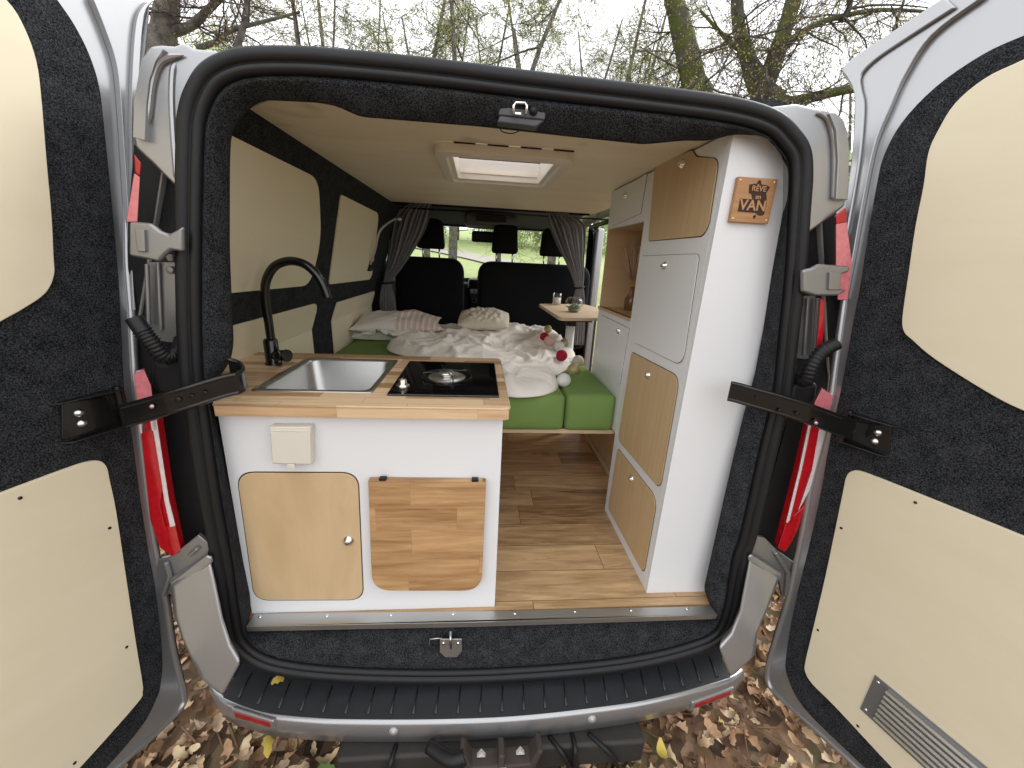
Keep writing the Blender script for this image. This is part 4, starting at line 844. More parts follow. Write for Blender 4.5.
def topface(z, mb):
    # bridge polygon: outer loop + hole joined by a seam
    lo_ = [(x, y, z) for x, y in outer]; ho_ = [(x, y, z) for x, y in cut]
    return lo_, ho_
lo_, ho_ = topface(KT, b); lb, hb2 = topface(KT - .032, b)
# quads around the hole
X = [-.847, sx0 + i, sx1 - i, .014]; 
def strip(x0, x1, y0, y1): b.box(x0, x1, y0, y1, KT - .032, KT)
strip(sx0 + i, sx1 - i, .035, sy0 + i); strip(sx0 + i, sx1 - i, sy1 - i, .55)
b.prism([(x, y, KT - .032) for x, y in [(sx1 - i, .035), (.004, .035), (.011, .038), (.014, .045), (.014, .54), (.011, .547), (.004, .55), (sx1 - i, .55)]], (0, 0, .032))
b.prism([(x, y, KT - .032) for x, y in [(wf, .035), (sx0 + i, .035), (sx0 + i, .55), (-.847, .55), (-.847, .15), (wf - .02, .075)]], (0, 0, .032))
wt = b.build('worktop', BEECH, ku)
b = MB(); b.tube([(wf, .0345, KT - .003), (.0, .0345, KT - .003), (.013, .04, KT - .003), (.0145, .05, KT - .003), (.0145, .54, KT - .003)], .003, 6)
b.prism([(wf + .001, .0335, KT - .031), (.006, .0335, KT - .031), (.006, .0335, KT - .003), (wf + .001, .0335, KT - .003)], (0, .001, 0)); b.build('worktop_edge', BEECHF, wt)
# sink
def rr(x0, x1, y0, y1, r, z): return [np.array((p[0], p[1], z)) for p in rpoly([(x0, y0, 0), (x1, y0, 0), (x1, y1, 0), (x0, y1, 0)], r, 6)]
b = MB(); q = .014
b.loft([rr(sx0, sx1, sy0, sy1, .012, KT + .0005), rr(sx0 + .001, sx1 - .001, sy0 + .001, sy1 - .001, .012, KT + .003), rr(sx0 + q, sx1 - q, sy0 + q, sy1 - q, .03, KT + .0025), rr(sx0 + q + .004, sx1 - q - .004, sy0 + q + .004, sy1 - q - .004, .035, KT - .006),
        rr(sx0 + .028, sx1 - .028, sy0 + .028, sy1 - .028, .045, KT - .12), rr(sx0 + .04, sx1 - .04, sy0 + .04, sy1 - .04, .045, KT - .138), rr(sx0 + .07, sx1 - .07, sy0 + .07, sy1 - .07, .04, KT - .142)])
fl = rr(sx0 + .07, sx1 - .07, sy0 + .07, sy1 - .07, .04, KT - .142); b.add(fl, [tuple(range(len(fl)))], 0, True)
sn = b.build('sink', plain('sink_steel', (.46, .455, .44), .36, 1, .10, 12, .06, 140), ku)
b = MB(); b.lathe(((sx0 + sx1) / 2, (sy0 + sy1) / 2, KT - .1415), [(.028, .0), (.028, .002), (.02, .001), (0, -.001)], (0, 0, 1), 24); b.build('drain', CHROME, sn)
# hob
b = MB(); b.box(ho[0], ho[1], ho[2], ho[3], KT + .001, KT + .006); hg = b.build('hob', plain('hob_glass', (.004, .004, .005), .04, 0, 0, coat=.8), ku, bevel=.0015)
bc = oz(447, 375.5, KT + .01)
b = MB(); b.lathe((bc[0], bc[1], KT + .006), [(.056, .0), (.054, .002), (.03, .003), (.0, .003)], (0, 0, 1), 40); b.build('burner_plate', plain('burner_plate_steel', (.78, .78, .77), .32, 1, .04), hg)
b = MB(); b.lathe((bc[0], bc[1], KT + .006), [(.020, .004), (.020, .010), (.027, .011), (.027, .015), (.020, .018), (0, .0185)], (0, 0, 1), 32); b.build('burner', STEEL, hg)
b = MB()
for k in range(4):
    a = R(18 + 90 * k); ca, sa_ = math.cos(a), math.sin(a); b.tube([(bc[0] + .074 * ca, bc[1] + .074 * sa_, KT + .007), (bc[0] + .071 * ca, bc[1] + .071 * sa_, KT + .024), (bc[0] + .022 * ca, bc[1] + .022 * sa_, KT + .023)], .002, 6)
b.tube([(bc[0] + .074 * math.cos(t), bc[1] + .074 * math.sin(t), KT + .009) for t in np.linspace(0, 6.283, 33)], .002, 6); b.build('pan_support', BLACKG, hg)
kc = oz(403, 385.5, KT + .006)
b = MB(); b.lathe((kc[0], kc[1], KT + .006), [(.018, .0), (.018, .003), (.011, .005), (.0105, .018), (.008, .02), (0, .02)], (0, 0, 1), 24); b.box(kc[0] - .002, kc[0] + .002, kc[1] - .011, kc[1] + .011, KT + .024, KT + .03); b.build('hob_knob', plain('knob_steel', (.62, .58, .5), .25, 1), hg)
# tap
tp_ = oz(273.5, 364, KT); TYY = tp_[1]
b = MB(); b.lathe((tp_[0], TYY, KT), [(.024, 0), (.024, .005), (.0205, .008), (.0205, .075), (.017, .082), (0, .082)], (0, 0, 1), 28)
tapb = b.build('tap', BLACKG, ku)
pts = [oy(u_, v_, TYY) for u_, v_ in ((271, 340), (268, 318), (265.5, 300), (266, 282), (274, 267), (289, 261), (305, 264.5), (317, 275), (324, 287), (328, 298.5))]
b = MB(); b.tube(catmull(pts, 6, False), .0128, 16); b.build('tap_spout', BLACKG, tapb)
b = MB(); b.tube([(tp_[0], TYY, KT + .03), (tp_[0] + .05, TYY - .02, KT + .034)], .017, 18); b.tube([(tp_[0] + .05, TYY - .02, KT + .034), (tp_[0] + .058, TYY - .023, KT + .0345)], .0195, 18); b.tube([(tp_[0] + .03, TYY - .018, KT + .03), (tp_[0] + .042, TYY - .05, KT + .014)], .008, 10); b.tube([(tp_[0] + .005, TYY, KT + .065), (tp_[0] + .04, TYY - .03, KT + .04)], .005, 8); b.build('tap_lever', BLACKG, tapb)
# fronts
def yface(pts, r, y, d, name, mat, par, bev=.0015, gap=None):
    P = rpoly([oy(u_, v_, y) for u_, v_ in pts], r, 8); P = [np.array((p[0], y, p[2])) for p in P]
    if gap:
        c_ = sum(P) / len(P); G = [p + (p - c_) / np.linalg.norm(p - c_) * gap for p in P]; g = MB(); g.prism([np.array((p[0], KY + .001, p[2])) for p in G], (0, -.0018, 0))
    b = MB(); b.prism(P, (0, d, 0)); o = b.build(name, mat, par, bevel=bev)
    if gap: g.build('door_gap_shade', GAPSHADE, o)  # solid dark slab, not an open cut; its colour gives the gap's shade
    return o
cdoor = yface([(236.5, 473), (357.5, 473.5), (363, 600), (254.5, 600.5)], .045, KY - .003, .004, 'cupboard_door', PLYD, ku, gap=.0035)
def knob(p, ax, par, r=.012):
    b = MB(); b.lathe(p, [(r * 1.25, 0), (r * 1.25, .003), (r * .95, .005), (r * .8, .010), (r * .45, .0125), (0, .013)], ax, 24); return b.build('door_knob', CHROME, par)
knob(oy(348.4, 540.6, KY - .003), (0, -1, 0), cdoor)
ft = yface([(368, 480.8), (486, 482), (481.5, 591), (372, 591)], [.002, .002, .06, .06], KY - .022, .02, 'folding_table', OAK, ku, bev=.003)
b = MB()
for u_, v_ in ((383, 479.5), (475, 480.5)): c_ = oy(u_, v_, KY - .015); b.obox(c_ + np.array((0, 0, .003)), (.009, 0, 0), (0, .008, 0), (0, 0, .003)); b.tube([c_ + np.array((-.008, -.006, .006)), c_ + np.array((.008, -.006, .006))], .003, 8)
b.build('table_hinge', BLACK, ft, bevel=.001)
so_ = yface([(269, 427), (310.5, 427), (311.5, 465), (272, 464)], .004, KY - .026, .026, 'socket', WHITEP, ku, bev=.003)
c_ = oy(291.5, 466, KY - .028); b = MB(); b.obox(c_, (.009, 0, 0), (0, .003, 0), (0, 0, .006)); c_ = oy(290, 431, KY - .027); b.obox(c_, (.043, 0, 0), (0, .0015, 0), (0, 0, .0008)); b.prism([np.array((p[0], KY - .029, p[2])) for p in rpoly([oy(u_, v_, KY - .029) for u_, v_ in ((270.5, 432.5), (310, 432.5), (311, 464), (273, 463))], .004)], (0, .0035, 0)); b.build('socket_flap', WHITEP, so_, bevel=.001)

# ============================================================ STORAGE CABINET (right)
TX, TY0, TY1, TZ1 = .498, .098, .55, 1.922
sc_ = empty('storage_cabinet', (.6, .5, .6), 'tall white storage cabinet with drop doors and open niche right of the aisle', 'cabinet')
tr_b = oy(704.5, 592, TY0)[0]; 
b = MB(); b.prism([(TX, TY0, .6), (tr_b, TY0, .6), (tr_b + .03, TY0, .9), (tr_b + .05, TY0, 1.3), (tr_b + .04, TY0, 1.6), (tr_b - .04, TY0, TZ1), (TX, TY0, TZ1)], (0, .018, 0)); b.build('rear_panel', WHITE, sc_, bevel=.001)
b = MB(); b.box(TX, TX + .015, TY0 + .0185, TY1, .6, TZ1); b.box(TX + .0155, tr_b + .02, TY1 - .016, TY1, .6, 1.70)
b.build('side_panel', WHITE, sc_, bevel=.001)
FY = .961; NZ0, NZ1 = 1.432, 1.769
b = MB(); b.box(TX, TX + .015, TY1 + .001, FY, NZ1, TZ1); b.box(TX, TX + .015, TY1 + .001, FY, .965, NZ0); b.box(TX + .015, .80, FY - .015, FY, .965, NZ0 - .012); b.box(TX + .015, .66, FY - .015, FY, NZ1, TZ1); b.build('front_panel', WHITE, sc_, bevel=.001)
b = MB(); b.box(TX - .004, .74, TY1 + .001, FY + .003, NZ0 - .012, NZ0); b.box(TX + .002, .70, TY1 + .001, FY, NZ1 + .0005, NZ1 + .009); b.box(.70, .709, TY1 + .001, FY, NZ0, NZ1); b.box(TX + .002, .70, FY - .010, FY - .0005, NZ0, NZ1); b.box(TX + .002, .70, TY1 + .001, TY1 + .008, NZ0, NZ1)
b.build('niche', NICHE, sc_)
b = MB(); b.box(.612, .64, TY1 + .002, 1.40, .63, .955); wb = b.build('wheel_box', NICHE, sc_); b = MB(); b.box(.606, .640, TY1 + .002, 1.40, .60, .629); b.build('skirting', BOARD, wb)
def xface(pts, r, name, mat, kn, gap=.003, d=.003):
    P = rpoly([ox(u_, v_, TX) for u_, v_ in pts], r, 7); c_ = sum(P) / len(P)
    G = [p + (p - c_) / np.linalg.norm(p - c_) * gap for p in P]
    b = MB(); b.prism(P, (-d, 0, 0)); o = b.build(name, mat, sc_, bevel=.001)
    g = MB(); g.prism([p + np.array((.0005, 0, 0)) for p in G], (-.0013, 0, 0)); g.build('door_gap_shade', GAPSHADE, o)  # larger dark slab under the door paints the shaded gap as an outline
    if kn: knob(ox(kn[0], kn[1], TX - d), (-1, 0, 0), o, .010)
    return o
xface([(649, 241), (655, 169), (661, 163), (691, 151), (693, 150.5), (697, 157), (719.5, 158.5), (709, 226), (703, 236)], [.012, .03, .04, .01, .012, .012, .03, .04, .04], 'drop_door', PLYT, (683, 164))['label'] = 'topmost plywood door with a finger notch'
xface([(643, 256), (700, 254), (683, 366), (635, 342.5)], [.004, .02, .045, .01], 'drop_door', WHITE, (665, 265.5), gap=.002)['label'] = 'white door in the middle of the tall section'
xface([(632, 352), (680, 377), (660.5, 489), (618.5, 440)], [.02, .045, .035, .03], 'drop_door', PLYT, (648.6, 375))['label'] = 'plywood door below the white one'
xface([(618, 448), (657.5, 499), (644, 574), (608.5, 508)], [.02, .05, .03, .03], 'drop_door', PLYT, (632, 478.6))['label'] = 'lowest plywood door by the floor'
xface([(615.5, 196), (647.5, 173), (641, 213.5), (612.5, 226)], [.01, .012, .01, .01], 'drop_door', WHITE, (626, 195.5), gap=.002)
xface([(602, 315), (629.5, 328.5), (620, 384), (594, 361)], [.008, .008, .004, .004], 'drop_door', WHITE, (619, 331), gap=.002)

# wooden plaque on the tower: lettering "REVE en VAN" burnt into wood
PT = TY0 - .0005
pq = [oy(u_, v_, PT - .012) for u_, v_ in ((739, 176.5), (778, 179), (768.5, 224), (730, 221.5))]
pc = sum(pq) / 4; ex_ = (pq[1] - pq[0] + pq[2] - pq[3]) / 2; ez_ = (pq[0] - pq[3] + pq[1] - pq[2]) / 2
hw, hh_ = np.linalg.norm(ex_) / 2, np.linalg.norm(ez_) / 2; exu = ex_ / (2 * hw); ezu = np.cross(exu, (0, 1, 0)); ezu = ezu if ezu[2] > 0 else -ezu
plq = empty('plaque', V3(pc), 'small square wooden plaque with burnt van lettering on the white cabinet', 'plaque')
PLQ = wood('plaque_wood', (.50, .27, .12), (.30, .135, .05), 'x', 'z', gs=(5, 90), contrast=.5, rough=.5)
def pp(x, z, d=0): return pc + exu * x * hw + ezu * z * hh_ + np.array((0, -d, 0))
b = MB(); b.prism([pp(-1, -1), pp(1, -1), pp(1, 1), pp(-1, 1)], (0, .0115, 0)); b.build('board', PLQ, plq, bevel=.001)
BURN = plain('burnt_wood', (.045, .02, .012), .8)
def pblob(pts, d=.0012): 
    b = MB(); b.prism([pp(x, z, .0004) for x, z in pts], (0, -.0006, 0)); return b
bl = pblob([(-.72, .05), (-.1, .05), (-.2, .28), (-.35, .32), (-.40, .68), (-.12, .74), (-.05, .72), (0, .86), (.08, .92), (.16, .84), (.2, .72), (.5, .70), (.66, .62), (.54, .34), (.6, .2), (.66, -.05), (.66, -.6), (.5, -.66), (.3, -.62), (.24, -.54), (-.72, -.52)])
bl.prism([pp(x, z, .0004) for x, z in ((.12, -.68), (.22, -.62), (.28, -.72), (.18, -.82))], (0, -.0006, 0)); bl.build('burnt_patch', BURN, plq)
WL = plain('letter_wood', (.46, .25, .12), .6)
def txt(s_, x, z, size, parent, mat, al='CENTER', sc=1.0):
    cu = bpy.data.curves.new('t', 'FONT'); cu.body = s_; cu.size = size; cu.align_x = al; cu.align_y = 'CENTER'; cu.extrude = .0004; cu.offset = .0006 if size > .02 else 0.0002
    to = bpy.data.objects.new('t', cu); COL.objects.link(to); bpy.context.view_layer.update(); me = bpy.data.meshes.new_from_object(to.evaluated_get(bpy.context.evaluated_depsgraph_get())); bpy.data.objects.remove(to)
    o = bpy.data.objects.new('lettering', me); COL.objects.link(o); me.materials.clear(); me.materials.append(mat); o.parent = parent
    mloc = pp(x, z, .0016); base = wloc(parent); zc = np.cross(exu, ezu)
    Mx = Matrix(((exu[0] * sc, ezu[0], zc[0], mloc[0] - base[0]), (exu[1] * sc, ezu[1], zc[1], mloc[1] - base[1]), (exu[2] * sc, ezu[2], zc[2], mloc[2] - base[2]), (0, 0, 0, 1)))
    me.transform(Mx); return o
txt('RÊVE', .12, .52, hh_ * .34, plq, WL); txt('en', .16, .17, hh_ * .30, plq, WL); txt('VAN', -.02, -.24, hh_ * .66, plq, WL)
b = MB()
for x, z in ((-.87, -.85), (.87, -.85), (.87, .85), (-.87, .85)): b.lathe(pp(x, z, .0), [(0, .0015), (.0022, .0012), (.003, 0)], (0, -1, 0), 10)
b.build('screw', plain('brass_screw', (.75, .6, .4), .3, .8), plq)
# dried grass in the niche
DB = ox(633, 290, .60); DX, DY = .60, float(DB[1])
dg = empty('dried_bouquet', (DX, DY, NZ0), 'dried pampas bouquet in a small bottle inside the open niche', 'dried flowers')
b = MB(); b.lathe((DX, DY, NZ0), [(0, .001), (.028, .001), (.03, .05), (.014, .075), (.012, .10), (.009, .10)], (0, 0, 1), 20); b.build('bottle', plain('bottle_brown', (.18, .09, .04), .15, 0, .1, coat=.4), dg)
b = MB(); 
for k in range(260):
    a = rng.uniform(0, 6.28); s_ = rng.uniform(.0, .055); h0_ = rng.uniform(.12, .2); b.tube([(DX + s_ * .3 * math.cos(a), DY + s_ * .3 * math.sin(a), NZ0 + .09 + h0_ * .3), (DX + s_ * math.cos(a), DY + s_ * math.sin(a), NZ0 + .06 + h0_), (DX + s_ * 1.3 * math.cos(a) + rng.normal(0, .004), DY + s_ * 1.3 * math.sin(a), NZ0 + .10 + h0_)], [.0009, .0022, .0006], 3)
b.build('plume', plain('pampas', (.62, .45, .30), .9, 0, .3, 60), dg)

# ============================================================ BED
bd = MB(); bd.box(-.84, .60, .60, 2.1, .938, .957); bed = empty('bed_frame', (0, 1.3, .94), 'pale wooden bed platform under the green mattress cushions', 'bed frame')
bd.build('slatted_board', BOARD, bed, bevel=.001); b = MB(); b.box(-.84, -.80, .60, 2.1, .60, .937); b.box(-.80, .60, 2.06, 2.1, .6, .937); b.build('bed_support', BOARD, bed)
def cushion(x0, x1, y0, y1, z0, z1, lab, puff=.010, r=.022):
    b = MB(); nx, ny = 26, 30; xm, ym, zm = (x0 + x1) / 2, (y0 + y1) / 2, (z0 + z1) / 2; hx_, hy_, hz_ = (x1 - x0) / 2, (y1 - y0) / 2, (z1 - z0) / 2
    def P(a, b_, c_):   # superquadric-like rounded box
        p = np.array((a * hx_, b_ * hy_, c_ * hz_)); q = np.array((max(-hx_ + r, min(hx_ - r, p[0])), max(-hy_ + r, min(hy_ - r, p[1])), max(-hz_ + r, min(hz_ - r, p[2])))); d = p - q; L_ = np.linalg.norm(d)
        if L_ > 1e-9: p = q + d / L_ * r
        p[2] += math.copysign(puff * (1 - a * a) * (1 - b_ * b_) if abs(c_) > .99 else 0, c_); 
        if abs(b_) > .99: p[1] += math.copysign(puff * .7 * (1 - a ** 4) * (1 - c_ ** 2), b_)
        return p + np.array((xm, ym, zm))
    g = lambda n: np.sin(np.linspace(-math.pi / 2, math.pi / 2, n)) 
    for c_ in (-1, 1): b.loft([[P(a, q, c_) for a in g(nx)] for q in g(ny)], closed=False); b.loft([[P(a, c_, q) for a in g(nx)] for q in g(8)], closed=False); b.loft([[P(c_, a, q) for a in g(ny)] for q in g(8)], closed=False)
    o = b.build('mattress_cushion', GREEN, None, loc=(xm, ym, z0)); 
    bm = bmesh.new(); bm.from_mesh(o.data); bmesh.ops.remove_doubles(bm, verts=bm.verts, dist=.0004); bm.to_mesh(o.data); bm.free()
    tag(o, lab, 'cushion', 'green mattress cushions on the bed'); return o
cxm = oy(563, 400, .6)[0]; 
cushion(.292, .497, .575, 1.55, .958, 1.115, 'green cushion nearest the tall cabinet, right of the cushion seam')
cushion(-.20, .289, .575, 1.15, .958, 1.112, 'green cushion at the foot of the bed just right of the worktop')
cushion(-.84, -.204, .575, 1.15, .958, 1.10, 'green cushion behind the sink by the left wall')
cushion(-.84, .289, 1.153, 2.08, .958, 1.10, 'large green cushion under the blanket and pillows')
# blanket
BP = [(349, 337), (344, 331), (350, 323), (380, 320), (430, 322), (470, 322), (520, 322), (545, 326), (558, 331), (572, 340), (577, 352), (573, 366), (560, 374), (549, 377), (557, 384), (553, 391), (535, 396), (505, 395), (470, 380), (425, 362), (392, 352), (388, 346), (400, 340), (375, 339)]
bp3 = [oz(u_, v_, 1.115) for u_, v_ in BP]; 
OL = catmull([np.array((min(p[0], .50), min(p[1], 2.05), 0)) for p in bp3], 14)
bc_ = np.array((.02, 1.25, 0)); nr_ = 110
def vnoise(x, y, s_, o=0):
    from mathutils import noise
    return noise.noise(Vector((x * s_ + o, y * s_ - o, o * .7)))
def ridge(x, y):
    wx = x + .10 * vnoise(x, y, 4, 3); wy = y + .10 * vnoise(x, y, 4, 9); h = 0
    for s_, am, ang, o in ((7, .030, .5, 1), (11, .018, -.9, 5), (17, .010, 1.7, 8), (31, .0045, .2, 11)):
        ca, sa_ = math.cos(ang), math.sin(ang); u_ = (wx * ca + wy * sa_) * 1.; v_ = (-wx * sa_ + wy * ca) * .45; n_ = vnoise(u_, v_, s_, o); h += .8 * am * (1 - abs(n_) * 2.6) ** 2 * (1 if abs(n_) < .385 else 0)
    return h + .02 * vnoise(x, y, 3, 20)
b = MB(); rows = []
for i_ in range(nr_ + 1):
    t = i_ / nr_; row = []
    for p in OL:
        q = bc_ * (1 - t) + p * t; dist = (1 - t) * np.linalg.norm(p - bc_); fall = 1 - math.exp(-dist / .035); h = 1.108 + .003 + fall * (.034 + ridge(q[0], q[1])) ; row.append((q[0], q[1], h))
    rows.append(row)
b.loft(rows[::-1]); bl_ = b.build('blanket', BLANK, None, loc=(0, 1.25, 1.1), subd=0); md = bl_.modifiers.new('s', 'SOLIDIFY'); md.thickness = .006; md.offset = 1
tag(bl_, 'rumpled off-white blanket spread over the green cushions', 'blanket')
# pillows
def pillow(name, c, hx_, hy_, hz_, rz, mat, lab, tilt=0, wr=.01, pc_=.12, ex=.55):
    b = MB(); n = 46
    Rm = np.array(Matrix.Rotation(rz, 3, 'Z') @ Matrix.Rotation(tilt, 3, 'X'))
    for s_ in (-1, 1):
        rows = []
        for i_ in range(n):
            row = []
            for j in range(n):
                a, q = -1 + 2 * i_ / (n - 1), -1 + 2 * j / (n - 1); pin = 1 - pc_ * (1 - q * q); pin2 = 1 - pc_ * (1 - a * a)
                z = hz_ * ((1 - a ** 2) * (1 - q ** 2)) ** ex; z *= 1 + .25 * vnoise(a, q, 2.3, hx_ * 50); z += wr * vnoise(a, q, 7, 4) * (1 - a * a) * (1 - q * q)
                row.append(Rm @ np.array((a * hx_ * pin, q * hy_ * pin2, s_ * z)) + np.array(c))
            rows.append(row)
        b.loft(rows, closed=False)
    o = b.build(name, mat, None, loc=c); return tag(o, lab, 'pillow')
def lace():
    t = NT('pillow_lace'); setp(t.b, Roughness=.95); tcn = t.n('ShaderNodeTexCoord'); sp = t.n('ShaderNodeSeparateXYZ'); t.l(tcn.outputs['Object'], sp.inputs[0])
    wv = t.n('ShaderNodeTexWave', Scale=9., Distortion=.6); wv.inputs['Detail'].default_value = 2; t.l(tcn.outputs['Object'], wv.inputs['Vector'])
    mr = t.n('ShaderNodeMapRange'); mr.inputs[1].default_value = -.02; mr.inputs[2].default_value = .03; t.l(sp.outputs[0], mr.inputs[0])
    vo = t.n('ShaderNodeTexVoronoi', Scale=70.); t.l(tcn.outputs['Object'], vo.inputs['Vector'])
    m1 = t.n('ShaderNodeMath', operation='MULTIPLY'); t.l(wv.outputs['Fac'], m1.inputs[0]); t.l(mr.outputs[0], m1.inputs[1])
    m2 = t.n('ShaderNodeMath', operation='MULTIPLY_ADD'); t.l(vo.outputs['Distance'], m2.inputs[0]); m2.inputs[1].default_value = .4; t.l(m1.outputs[0], m2.inputs[2])
    rp = t.n('ShaderNodeValToRGB'); rp.color_ramp.elements[0].position = .35; rp.color_ramp.elements[0].color = (.76, .73, .69, 1); rp.color_ramp.elements[1].position = .6; rp.color_ramp.elements[1].color = (.66, .52, .43, 1); t.l(m2.outputs[0], rp.inputs[0]); t.l(rp.outputs[0], t.b.inputs['Base Color']); return t.m
pA = oy(399, 323, 1.75); pillow('pillow', (pA[0], 1.75, pA[2]), .29, .19, .075, R(8), lace(), 'large white pillow with pinkish lace stripes by the left wall', R(4))
pB = oy(484, 319, 1.8); pillow('pillow', (pB[0], 1.8, pB[2]), .165, .13, .06, R(-4), CREAM, 'small cream tufted pillow in front of the middle of the seats', R(14), .03, -.04)
# ball garland
bg_ = empty('ball_garland', V3(oz(560, 350, 1.15)), 'string of red, white, pink and gold cotton balls on the blanket edge', 'garland')
CB = {'crimson': fabric('ball_crimson', (.36, .012, .035), .2, 300, .8), 'pink': fabric('ball_pink', (.75, .5, .46), .1, 300, .8), 'white': fabric('ball_white', (.74, .72, .70), .06, 300, .8), 'gold': plain('ball_gold', (.42, .35, .16), .5, .4, .2, 40, .5, 200), 'taupe': fabric('ball_taupe', (.50, .43, .35), .1, 300, .8)}
last = None; cord = []
for u_, v_, r_, cn, zz in ((548, 329, 4.0, 'gold', 1.185), (541, 335, 4.6, 'white', 1.18), (544.5, 337, 4.6, 'crimson', 1.195), (549, 341, 5.2, 'pink', 1.18), (565, 343, 5, 'gold', 1.17), (559, 346.5, 5.5, 'white', 1.18), (561.7, 355.5, 5.7, 'crimson', 1.185), (578, 361.5, 6.2, 'taupe', 1.135), (573.5, 370, 6.5, 'gold', 1.135), (563.8, 380, 7, 'white', 1.14)):
    c_ = oz(u_, v_, zz); rad = r_ / FP * ((c_ - CAM) @ AF); b = MB(); b.lathe(c_, [(rad * math.sin(t), -rad * math.cos(t)) for t in np.linspace(.01, 3.13, 16)], (0, 0, 1), 24); b.build('cotton_ball', CB[cn], bg_); cord.append(c_)
b = MB(); b.tube(catmull(cord, 5, False), .0015, 5); b.build('cord', plain('cord_white', (.6, .58, .55), .6), bg_)
# ============================================================ TABLE with candle and terrarium
TT = 1.35
tbl = empty('side_table', V3((.6, 1.4, 1.0)), 'small pale wooden table on a single white leg beside the bed', 'table')
P = rpoly([oz(538.5, 303.8, TT), oz(560, 317.5, TT), oz(600, 317.8, TT), oz(599, 308, TT), oz(584, 304, TT)], [.03, .05, .02, .08, .08], 6)
b = MB(); b.prism(P, (0, 0, -.018)); b.build('table_top', BOARD, tbl, bevel=.003)
lg = oz(580, 321, TT - .02); b = MB(); b.tube([(lg[0], lg[1] + .2, .62), (lg[0], lg[1] + .2, TT - .06)], .027, 16); b.build('leg', plain('white_tube', (.75, .75, .75), .3), tbl)
b = MB(); b.tube([(lg[0], lg[1] + .2, TT - .075), (lg[0], lg[1] + .2, TT - .02)], .034, 14); b.obox((lg[0] + .04, lg[1] + .2, TT - .035), (.07, 0, 0), (0, .05, 0), (0, 0, .012)); b.build('leg_socket', BLACK, tbl)
cp = oz(556.5, 304.8, TT); b = MB(); ca_ = empty('candle_glass', V3(cp), 'small candle in a clear straight glass on the table', 'candle')
hgt = .075; b.lathe(cp, [(0, .002), (.027, .002), (.03, .006), (.031, hgt), (.0285, hgt), (.028, .008)], (0, 0, 1), 24); b.build('glass', GLASSJ, ca_)
b = MB(); b.lathe(cp, [(0, .009), (.026, .009), (.026, .045), (0, .046)], (0, 0, 1), 24); b.tube([cp + np.array((0, 0, .045)), cp + np.array((0, 0, .058))], .001, 5); b.build('wax', plain('wax', (.85, .76, .66), .5), ca_)
cp = oz(573.5, 312, TT); te = empty('glass_terrarium', V3(cp), 'round glass bowl with a small succulent on the table', 'terrarium')
b = MB(); b.lathe(cp, [(0, .001), (.025, .001), (.043, .016), (.052, .042), (.048, .066), (.037, .082), (.036, .081)], (0, 0, 1), 28); b.build('glass', GLASSJ, te)
b = MB()
b.lathe(cp, [(0, .004), (.026, .004), (.036, .016), (0, .019)], (0, 0, 1), 20)
for k in range(110):
    a = rng.uniform(0, 6.28); e_ = rng.uniform(.1, 1.4); l_ = rng.uniform(.018, .036); c0 = cp + np.array((rng.normal(0, .006), rng.normal(0, .006), .02)); d_ = np.array((math.cos(a) * math.cos(e_), math.sin(a) * math.cos(e_), math.sin(e_))); b.tube([c0, c0 + d_ * l_ * .6, c0 + d_ * l_], [.003, .0045, .0008], 5)
b.build('succulent', plain('succulent_green', (.24, .28, .19), .6, 0, .4, 80), te)
# ============================================================ CURTAINS
def curtain(rows_px, y, lab, tie):
    cu = empty('curtain', V3(oy((rows_px[0][0] + rows_px[0][1]) / 2, rows_px[0][2], y)), lab, 'curtain', 'grey curtains behind the front seats')
    n = 120; rows = []
    R_ = catmull([np.array(q + (0,), float)[:4] for q in rows_px], 8, False)
    for q in R_:
        l_, r_, v_, = q[0], q[1], q[2]; vv2 = q[3]; row = []; wd = abs(r_ - l_)
        for j in range(n):
            t = j / (n - 1); tt = t + .02 * math.sin(t * 17 + q[2] * .02); ph = t * 2 * math.pi * 7.5 + .8 * math.sin(t * 9); amp = .006 + .02 * min(1, wd / 30) * (.6 + .4 * math.sin(t * 5 + 1))
            p = oy(l_ + (r_ - l_) * tt, v_, y); p = p + np.array((.002 * math.sin(ph * 2), amp * math.sin(ph), 0)); row.append(p)
        rows.append(row)
    b = MB(); b.loft(rows, closed=False); b.build('cloth', CURT, cu, solid=.002)
    c_ = oy(tie[0], tie[1], y); b = MB(); b.tube([c_ + np.array((tie[2] * math.cos(t), .03 * math.sin(t), .006 * math.cos(t))) for t in np.linspace(0, 6.283, 25)], .007, 8); b.build('tie_band', BLACK, cu)
curtain([(410, 431, 203), (396, 430, 214), (391, 424, 232), (389, 414, 250), (386, 402, 268), (384, 392, 281), (382, 391, 285), (380, 395, 298), (380, 397, 314)], 2.08, 'grey curtain tied back on the left beside the driver seat', (387, 283, .055))
curtain([(547, 566, 212), (549, 583, 224), (556, 585, 242), (564, 584, 258), (572, 584, 276), (575, 583, 287), (575, 584, 292), (570, 585, 310), (564, 584, 345)], 2.05, 'grey curtain tied back on the right beside the side door', (579, 287.5, .035))
b = MB(); b.tube([(-.84, 2.08, 1.925), (.86, 2.05, 1.925)], .006, 8); o = b.build('curtain_rail', BLACK, van)
